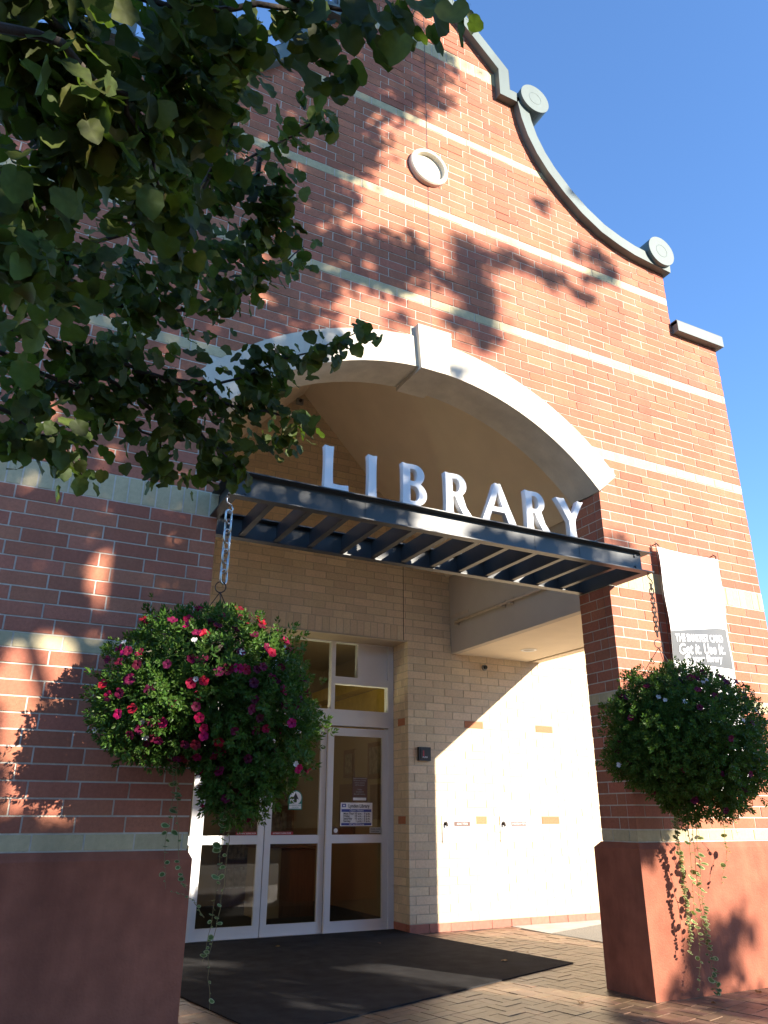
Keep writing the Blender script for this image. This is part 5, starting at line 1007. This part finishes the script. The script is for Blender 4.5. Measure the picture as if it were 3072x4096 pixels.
make_basket('dense green hanging basket with a few dark flowers in front of the right pier',
            [(4.06, -0.60, 2.10, 0.72, 0.54, 0.52), (3.78, -0.60, 1.92, 0.46, 0.44, 0.34), (4.40, -0.58, 1.84, 0.46, 0.40, 0.33), (4.16, -0.60, 1.62, 0.36, 0.34, 0.24)],
            (4.0, -0.475), 6800, [(me_dk, 48, 0), (me_wh, 15, 0)],
            [([(4.17, -0.24, 1.55), (4.23, -0.19, 1.3), (4.27, -0.15, 1.03), (4.28, -0.14, 0.81), (4.27, -0.14, 0.63), (4.27, -0.14, 0.49), (4.25, -0.14, 0.33)], 75, 1.0),
             ([(4.21, -0.24, 1.5), (4.25, -0.18, 1.2), (4.29, -0.15, 0.96), (4.28, -0.15, 0.78), (4.285, -0.15, 0.6), (4.27, -0.15, 0.42)], 60, 0.95),
             ([(4.15, -0.26, 1.5), (4.20, -0.2, 1.2), (4.26, -0.15, 1.02), (4.27, -0.16, 0.86), (4.26, -0.16, 0.66)], 45, 1.05),
             ([(4.36, -0.26, 1.5), (4.40, -0.2, 1.15), (4.44, -0.15, 0.88), (4.45, -0.14, 0.66), (4.45, -0.14, 0.48), (4.46, -0.14, 0.31), (4.49, -0.14, 0.12), (4.49, -0.14, 0.03)], 34, 1.45),
             ([(4.41, -0.26, 1.5), (4.44, -0.2, 1.05), (4.47, -0.15, 0.77), (4.475, -0.15, 0.59), (4.47, -0.15, 0.46), (4.49, -0.15, 0.3), (4.50, -0.15, 0.1), (4.50, -0.15, 0.03)], 42, 1.35),
             ([(4.31, -0.26, 1.5), (4.34, -0.2, 1.0), (4.36, -0.15, 0.7), (4.36, -0.15, 0.49), (4.35, -0.15, 0.28), (4.28, -0.16, 0.06)], 24, 1.2),
             ([(4.80, -0.22, 1.5), (4.83, -0.18, 1.2), (4.88, -0.14, 1.1), (4.81, -0.14, 0.98), (4.74, -0.14, 0.84)], 12, 1.4), ([(4.70, -0.4, 1.6), (4.76, -0.36, 1.42), (4.80, -0.35, 1.25)], 6, 0.9),
             ([(4.80, -0.56, 1.75), (4.88, -0.55, 1.66), (4.94, -0.54, 1.58)], 4, 1.0), ([(3.96, -0.5, 1.6), (3.94, -0.48, 1.45), (3.95, -0.46, 1.3)], 8, 0.9)], 2.86, m_wire)
# ------------------------------------------------------------------ banner on the right pier
bn = thing('banner', 'tall white cloth banner with a charcoal slogan panel on the right pier', 'banner', (5.05, -0.03, 1.62))
BX0, BX1, BZ0, BZ1 = 4.605, 5.505, 1.615, 4.015
def wav(x, z): return -0.062 + 0.028 * math.sin(4.2 * (x - BX0) + 1.5 * z) + 0.008 * math.sin(9 * z + 3 * x)
def cloth(x0, x1, zlo, zhi, nx, nz, off, name, m_, par):
    V = []; F = []
    for j in range(nz + 1):
        for i in range(nx + 1):
            x = x0 + (x1 - x0) * i / nx; a, b = zlo(x), zhi(x); z = a + (b - a) * j / nz; V.append((x, wav(x, z) - off, z))
    for j in range(nz):
        for i in range(nx): k = j * (nx + 1) + i; F.append((k, k + 1, k + nx + 2, k + nx + 1))
    n0 = len(V); V += [(a, b + 0.0012, c) for a, b, c in V]
    F += [tuple(q + n0 for q in reversed(f)) for f in F]
    return link(name, mesh_of(name, V, F, m_, True), par)
cloth(BX0, BX1, lambda x: BZ0, lambda x: BZ1, 16, 40, 0, 'cloth', m_banner, bn)
top_ = lambda x: 3.12 + 0.12 * min(1, (x - BX0) / 0.75); bot_ = lambda x: 2.83 - 0.01 * (x - BX0)
pan = cloth(BX0 + 0.004, 5.485, bot_, top_, 14, 8, 0.003, 'slogan_panel', m_bpanel, bn)
def ctext(s_, size, x, z, sx, bold, sh=0.0):
    o = text('lettering', s_, size, m_white, (x, -0.09, z), pan, bold=bold, shear=sh, sx=sx, align='CENTER')
    for v_ in o.data.vertices:
        xx, zz = v_.co.x, v_.co.z + 0.10 * (v_.co.x - 5.0); v_.co = (xx, wav(xx, zz) - 0.006 - (0.0008 if v_.co.y < -0.09 else 0), zz)
ctext('THE SMARTEST CARD', 0.105, 5.03, 3.055, 0.74, 0.003)
ctext('Get it. Use It.', 0.15, 5.04, 2.93, 0.88, 0.003, 0.15)
ctext('@ your library', 0.10, 5.04, 2.85, 0.98, 0.002)
for x in (BX0 + 0.02, BX1 - 0.03):
    for z, dz in ((BZ1, 1), (BZ0, -1)):
        mb = MB(); mb.tube([(x, 0.004, z + 0.04 * dz), (x, -0.05, z + 0.045 * dz), (x, -0.07, z + 0.02 * dz), (x, -0.058, z - 0.01 * dz)], 0.006, 6); mb.tube([(x - 0.02, -0.045, z + 0.06 * dz), (x + 0.02, -0.065, z + 0.005 * dz)], 0.004, 5); mb.build('hook', m_rust, bn)
mb = MB(); mb.tube([(BX0 - 0.006, -0.06, BZ1 + 0.03), (BX0 - 0.006, -0.055, BZ0 - 0.02)], 0.006, 6); mb.build('dark_edge_gap', m_rust, bn)  # dark tube drawn for the shadow gap along the cloth's left edge
# ------------------------------------------------------------------ ground
SL = 0.009
zg = lambda y: SL * y
def sheet(name, poly, dz, m_, th=0.05, parent=None, kind='structure'):
    mb = MB(); mb.prism(poly, lambda p: (p[0], p[1], zg(p[1]) + dz), lambda p: (p[0], p[1], zg(p[1]) + dz - th)); o = mb.build(name, m_, parent)
    if kind: o['kind'] = kind
    return o
mb = MB(); mb.add([(-300, -300, -0.16), (300, -300, -0.16), (300, 300, -0.16), (-300, 300, -0.16)], [(0, 1, 2, 3)]); o = mb.build('ground', m_asph); o['kind'] = 'structure'
pav = sheet('pavement', [(-7, -8), (14, -8), (14, YW + 0.1), (JX + 0.02, YW + 0.1), (JX + 0.02, YD - 0.05), (-1.3, YD - 0.05), (-1.3, 0.2), (-7, 0.2)], -0.008, m_joint, 0.14)
TH = math.radians(14.5); ux = Vector((math.cos(TH), math.sin(TH))); uy = Vector((-math.sin(TH), math.cos(TH)))
CONC = [(5.40, YW - 0.01), (5.47, 3.30), (5.60, 2.45), (6.0, 0.56), (13.9, 0.56), (13.9, YW - 0.01)]
AGG = [(5.47, 3.30), (5.60, 2.45), (6.0, 0.56), (13.9, 0.56), (13.9, 6.1)]
def in_poly(x, y, P):
    r = False; j = len(P) - 1
    for i in range(len(P)):
        if (P[i][1] > y) != (P[j][1] > y) and x < (P[j][0] - P[i][0]) * (y - P[i][1]) / (P[j][1] - P[i][1]) + P[i][0]: r = not r
        j = i
    return r
MATP = [(0.18, 2.75), (0.50, 1.73), (0.75, 0.335), (4.42, 1.575), (4.11, 2.94), (3.86, 4.0), (3.84, YD - 0.07), (-0.1, YD - 0.07)]
pg = Bricks(m_paver, (0, 0, -0.002), (ux.x, ux.y, SL * ux.y), (uy.x, uy.y, SL * uy.y), (0, -SL, 1), 0.045)
S_ = 0.21; gp_ = 0.0055
for i in range(-34, 60):
    for j in range(-34, 34):
        a, b = i * S_, j * S_
        c = ux * (a + S_ / 2) + uy * (b + S_ / 2)
        if not (-3.5 < c.x < 7.5 and -3.2 < c.y < YW - 0.02): continue
        if in_poly(c.x, c.y, CONC) or (c.y > 0.15 and c.x < -1.2): continue
        if all(in_poly(c.x + s1, c.y + s2, MATP) for s1 in (-.2, .2) for s2 in (-.2, .2)): continue
        if (c.x > XR - 0.3 and c.y > 0.3): continue
        for k in (0, 1):
            r = (a + gp_ / 2, a + S_ - gp_ / 2, b + k * S_ / 2 + gp_ / 2, b + (k + 1) * S_ / 2 - gp_ / 2) if (i + j) % 2 else (a + k * S_ / 2 + gp_ / 2, a + (k + 1) * S_ / 2 - gp_ / 2, b + gp_ / 2, b + S_ - gp_ / 2)
            m4 = ux * ((r[0] + r[1]) / 2) + uy * ((r[2] + r[3]) / 2)
            hid = in_poly(m4.x, m4.y, MATP) or (m4.y > -0.05 and m4.y < 0.55 and (m4.x > 3.9 or m4.x < 0.03)) or m4.x < 0
            if m4.y > YW - 0.1: continue
            pg.rect(*r, seen=not hid)
emit_bricks([pg], 'paver', pav, 300, 'pavers')
sheet('concrete_slab', CONC, 0.003, m_conc, 0.05, pav, None)
AGG = [(5.50, 3.26), (5.60, 2.45), (6.0, 0.57), (13.8, 0.57), (13.8, 3.9), (7.4, 3.88)]
sheet('aggregate_panel', AGG, 0.007, m_agg, 0.03, pav, None)
dm = MB(); dm.prism(MATP, lambda p: (p[0], p[1], zg(p[1]) + 0.009), lambda p: (p[0], p[1], zg(p[1]) - 0.004)); o = dm.build('door_mat', m_mat); props(o, 'large charcoal carpet mat in front of the sliding doors', 'mat')
# ------------------------------------------------------------------ trees
def leaf_mesh(name, m_, seed, teeth=True):
    r_ = random.Random(seed); V = [(0, 0, 0)]; F = []; k = 16; cup = r_.uniform(-0.22, 0.3); fold = r_.uniform(0.05, 0.4)
    pts = []
    for i in range(k):
        a = 2 * math.pi * i / k                      # heart shape, tip along +x, notch at the petiole
        q = 0.5 * (1 + 0.10 * math.cos(a) - 0.30 * math.exp(-((abs(a - math.pi)) / 0.42) ** 2) + 0.36 * math.exp(-(min(a, 2 * math.pi - a) / 0.30) ** 2))
        q *= 1 + (0.05 if i % 2 else -0.03) + r_.uniform(-.03, .03)
        x, y = q * math.cos(a) + 0.36, q * math.sin(a) * 1.02
        pts.append((x, y, fold * abs(y) * 0.7 + cup * (x - 0.4) ** 2 + 0.05 * math.sin(5 * a + seed)))
    V = [(0.08, 0, 0), (0.42, 0, cup * 0.0 - 0.02)] + pts
    for i in range(k): F.append((1, 2 + i, 2 + (i + 1) % k))
    n0 = len(V); V += [(0.1, 0, 0), (-0.2, 0.012, 0.12), (-0.2, -0.012, 0.12)]; F.append((n0, n0 + 1, n0 + 2))
    return V[1:], [tuple(i - 1 for i in f) for f in F]
LT = [leaf_mesh('leaf', m_leaf, s_) for s_ in (1, 2, 3, 4, 5)]
LM = [mesh_of('leaf', V, F, m_leaf, True) for V, F in LT]
def leaf_frame(p):
    """hanging leaf: tip down and outward, blade turned mostly to the open side"""
    d = Vector((rng.gauss(0.15, 0.45), rng.gauss(-0.1, 0.5), rng.gauss(-0.75, 0.45))).normalized()
    up = Vector((rng.gauss(0.1, 0.55), rng.gauss(-0.7, 0.5), rng.gauss(0.65, 0.45)))
    sd = up.cross(d).normalized(); up = d.cross(sd); return d, sd, up
def in_view(p, m=250):
    q = proj(p); return q is not None and -m < q[0] < 3072 + m and -m < q[1] < 4096 + m
near = thing('linden_tree', 'linden tree reaching in from the left with dark drooping leafy branches', 'tree', (-3.9, -3.6, 0))
mb = MB(); mb.tube([(-3.9, -3.6, -0.2), (-3.88, -3.58, 1.2), (-3.8, -3.5, 2.6), (-3.75, -3.5, 4.2), (-3.8, -3.4, 6.5)], 0.17, 12, True, 0.07); mb.build('trunk', m_bark, near, True)
for st, lst in (((-3.82, -3.55, 2.3), [0, 1, 2, 5, 6]), ((-3.8, -3.5, 2.5), [7, 8, 11, 12])):
    for i in lst:
        e_ = Vector(TWIGS[i][0]); s_ = Vector(st)
        mb = MB(); mb.tube([s_, s_.lerp(e_, 0.35) + Vector((0, 0, 0.10)), s_.lerp(e_, 0.7) + Vector((0, 0, .05)), e_], 0.024, 7, True, 0.011); mb.build('branch', m_bark, near, True)
for tw in TWIGS:
    pts = [Vector(p) for p in tw]; sm = []
    for i in range(len(pts) - 1):
        for j in range(3): sm.append(pts[i].lerp(pts[i + 1], j / 3) + Vector((rng.uniform(-.012, .012), rng.uniform(-.012, .012), rng.uniform(-.012, .012))))
    sm.append(pts[-1]); mb = MB(); mb.tube(sm, 0.011, 5, True, 0.003); mb.build('branch', m_bark, near, True)
LV = []
tw_all = []
for tw in TWIGS:
    for a, b in zip(tw[:-1], tw[1:]): tw_all.append((Vector(a), Vector(b)))
    L_ = sum((Vector(b) - Vector(a)).length for a, b in zip(tw[:-1], tw[1:]))
    for k in range(int(L_ / 0.018)):
        f = rng.random() * (len(tw) - 1); i = min(int(f), len(tw) - 2); p = Vector(tw[i]).lerp(Vector(tw[i + 1]), f - i)
        LV.append(p + Vector((rng.gauss(0, .03), rng.gauss(0, .05), rng.gauss(-.025, .03))))
    for k in range(5): LV.append(Vector(tw[-1]) + Vector((rng.gauss(0.02, .025), rng.gauss(0, .03), rng.gauss(-.01, .03))))
for x, y, z, rx, rz, n in CLUMPS:
    sub = [(rng.uniform(-1, 1), rng.uniform(-1, 1), rng.uniform(-1, 1)) for _ in range(max(2, n // 12))]
    for k in range(int(n * (2.7 if y < -3.5 else 1.8))):
        a = sub[k % len(sub)] if rng.random() < 0.7 else (rng.uniform(-1, 1), rng.uniform(-1, 1), rng.uniform(-1, 1))
        if a[0] ** 2 + a[2] ** 2 > 1.15: continue
        LV.append(Vector((x + a[0] * rx * 0.9 + rng.gauss(0, .03), y + a[1] * 0.22 + rng.gauss(0, .05), z + a[2] * rz * 0.9 + rng.gauss(0, .03))))
allv = []
for p in LV:
    d, sd, up = leaf_frame(p); s_ = rng.uniform(0.04, 0.074) if p.y > -3.4 else rng.uniform(0.045, 0.074)
    allv.append((p, d, sd, up, s_))
for x, y, z in LEAVES:
    d, sd, up = leaf_frame(None); d = (d + Vector((0, 0, -0.9))).normalized(); up = Vector((-0.1, -1, .25)) + Vector((rng.uniform(-.5, .5), 0, rng.uniform(-.3, .3))); sd = up.cross(d).normalized(); up = d.cross(sd)
    allv.append((Vector((x, y, z)) - d * 0.03, d, sd, up, rng.uniform(0.07, 0.09)))
cen = Vector(C_CAM)
def showing(l):
    p, d, sd, up, s_ = l
    return area_px([p + d * s_ * 0.9, p + d * s_ * 0.3 + sd * s_ * 0.5, p, p + d * s_ * 0.3 - sd * s_ * 0.5])
allv.sort(key=lambda l: -showing(l))
for p, d, sd, up, s_ in allv[:300]:
    mw = Matrix(((d.x, sd.x, up.x, p.x), (d.y, sd.y, up.y, p.y), (d.z, sd.z, up.z, p.z), (0, 0, 0, 1))) @ Matrix.Scale(s_, 4)
    link('leaf', LM[rng.randrange(5)], near, mw)
def foliage(items, parent, name='foliage'):
    VV = []; FF = []; n0 = 0
    by = [[] for _ in LT]
    for it in items: by[rng.randrange(len(LT))].append(it)
    for (V, F), its in zip(LT, by):
        if not its: continue
        TV = np.array(V); TF = np.array([f for f in F if len(f) == 3])
        Ms = np.array([np.array([[d.x, sd.x, up.x], [d.y, sd.y, up.y], [d.z, sd.z, up.z]]) for p, d, sd, up, s_ in its])
        a, b = scatter((TV, TF), Ms, [tuple(i[0]) for i in its], [i[4] for i in its]); VV.append(a); FF.append(b + n0); n0 += len(a)
    o = link(name, big_mesh(name, np.concatenate(VV), np.concatenate(FF), m_leaf, True), parent); o['kind'] = 'stuff'; return o
foliage(allv[300:], near)
# a few fallen leaves
m_dry = leaf_mat('dry_leaf', (0.20, 0.10, 0.03), (0.1, 0.05, 0.01), var=0.4, hue=0.03)
DM = [mesh_of('fallen_leaf', V, F, m_dry, True) for V, F in LT[:3]]
for x, y, lab in ((3.15, 3.45, 'dry brown leaf lying on the mat near the right door'), (2.0, 3.72, 'dry leaf on the mat close to the middle of the door sill'),
                  (3.35, 0.22, 'curled dry leaf on the pavers in front of the mat'), (4.35, 2.25, 'dry leaf on the pavers behind the right pier, past the mat corner'),
                  (4.30, -0.25, 'small dry leaf on the dark pavers at the foot of the right plinth'), (4.95, -0.16, 'dry leaf on the pavers against the plinth under the banner'), (3.85, 1.92, 'pale dry leaf on the mat close to its far right corner')):
    o = link('fallen_leaf', DM[rng.randrange(3)], None, Matrix.Translation((x, y, zg(y) + (0.014 if in_poly(x, y, MATP) else 0.006))) @ Matrix.Rotation(rng.uniform(0, 6), 4, 'Z') @ Matrix.Rotation(rng.uniform(-.25, .25), 4, 'X') @ Matrix.Scale(rng.uniform(0.035, 0.06), 4))
    props(o, lab, 'fallen leaf', 'dry leaves on the ground')
# the street tree whose crown shades the left half of the front: it stands behind the viewpoint to the right
far = thing('street_tree', 'broad linden street tree opposite the entrance casting dappled shade', 'tree', (4.6, -9.4, 0))
mb = MB(); mb.tube([(4.6, -9.4, -0.2), (4.6, -9.4, 1.5), (4.5, -9.3, 3.2), (4.3, -9.1, 6), (4.2, -9.0, 9), (4.1, -9.0, 12)], 0.2, 12, True, 0.05); mb.build('trunk', m_bark, far, True)
kx, kz = SDIR.x / -SDIR.y, SDIR.z / -SDIR.y
items = []
for tok in SHADE.split():
    a, b, r = (int(q) / 100 for q in tok.split(','))
    yy = rng.uniform(7.6, 10.4) if r > .125 else rng.uniform(11.0, 16.0); c = Vector((a + kx * yy, -yy, b + kz * yy))
    if c.z < 0.9: continue
    n = 80 if r > 0.125 else int(52 * (r / 0.16) ** 2) + 6
    for k in range(n):
        p = c + Vector((rng.gauss(0, r * .68), rng.gauss(0, r * .9), rng.gauss(0, r * .68)))
        if p.z < 0.5 or in_view(p): continue
        hx, hz = p.x + kx * p.y, p.z + kz * p.y
        if any(((hx - q[0]) / q[2]) ** 2 + ((hz - q[1]) / q[3]) ** 2 < 1 for q in HOLES): continue
        d, sd, up = leaf_frame(p); items.append((p, d, sd, up, rng.uniform(0.085, 0.125)))
LT0 = LT
LT = [([(0, 0, 0), (0.3, 0.45, 0.1), (0.4, 0, -0.02), (0.3, -0.45, 0.1), (0.95, 0, -0.05)], [(0, 2, 1), (0, 3, 2), (1, 2, 4), (2, 3, 4)])]
foliage(items, far)
for k in range(9):
    c = items[rng.randrange(len(items))][0]
    s_ = Vector((4.4, -9.2, rng.uniform(3, 8)))
    mb = MB(); mb.tube([s_, s_.lerp(c, 0.5) + Vector((0, 0, 0.25)), c], 0.05, 6, True, 0.01)
    if not any(in_view(s_.lerp(c, f)) for f in (0.2, .4, .6, .8, 1)): mb.build('branch', m_bark, far, True)
# unseen terrace across the street, added to block low sky light
ter = thing('sky_blocking_terrace', 'unseen brick terrace behind the viewpoint, added to block low sky light', 'building', (0, -34, 0))
mb = MB(); mb.box(-45, 45, -42, -34, -0.1, 8.0); mb.build('wall', m_red, ter)
mb = MB(); mb.box(-45.2, 45.2, -42.2, -33.8, 8.0, 8.35); mb.build('cornice', m_stone, ter)
wm = None
for i in range(18):
    for z in (0.9, 4.9):
        if wm is None:
            mb = MB(); mb.box(-0.9, 0.9, -0.05, 0.03, 0, 2.1); wm = mb.mesh('window', m_black)
        link('window', wm, ter, Matrix.Translation((-42 + 5 * i, -34, z)))
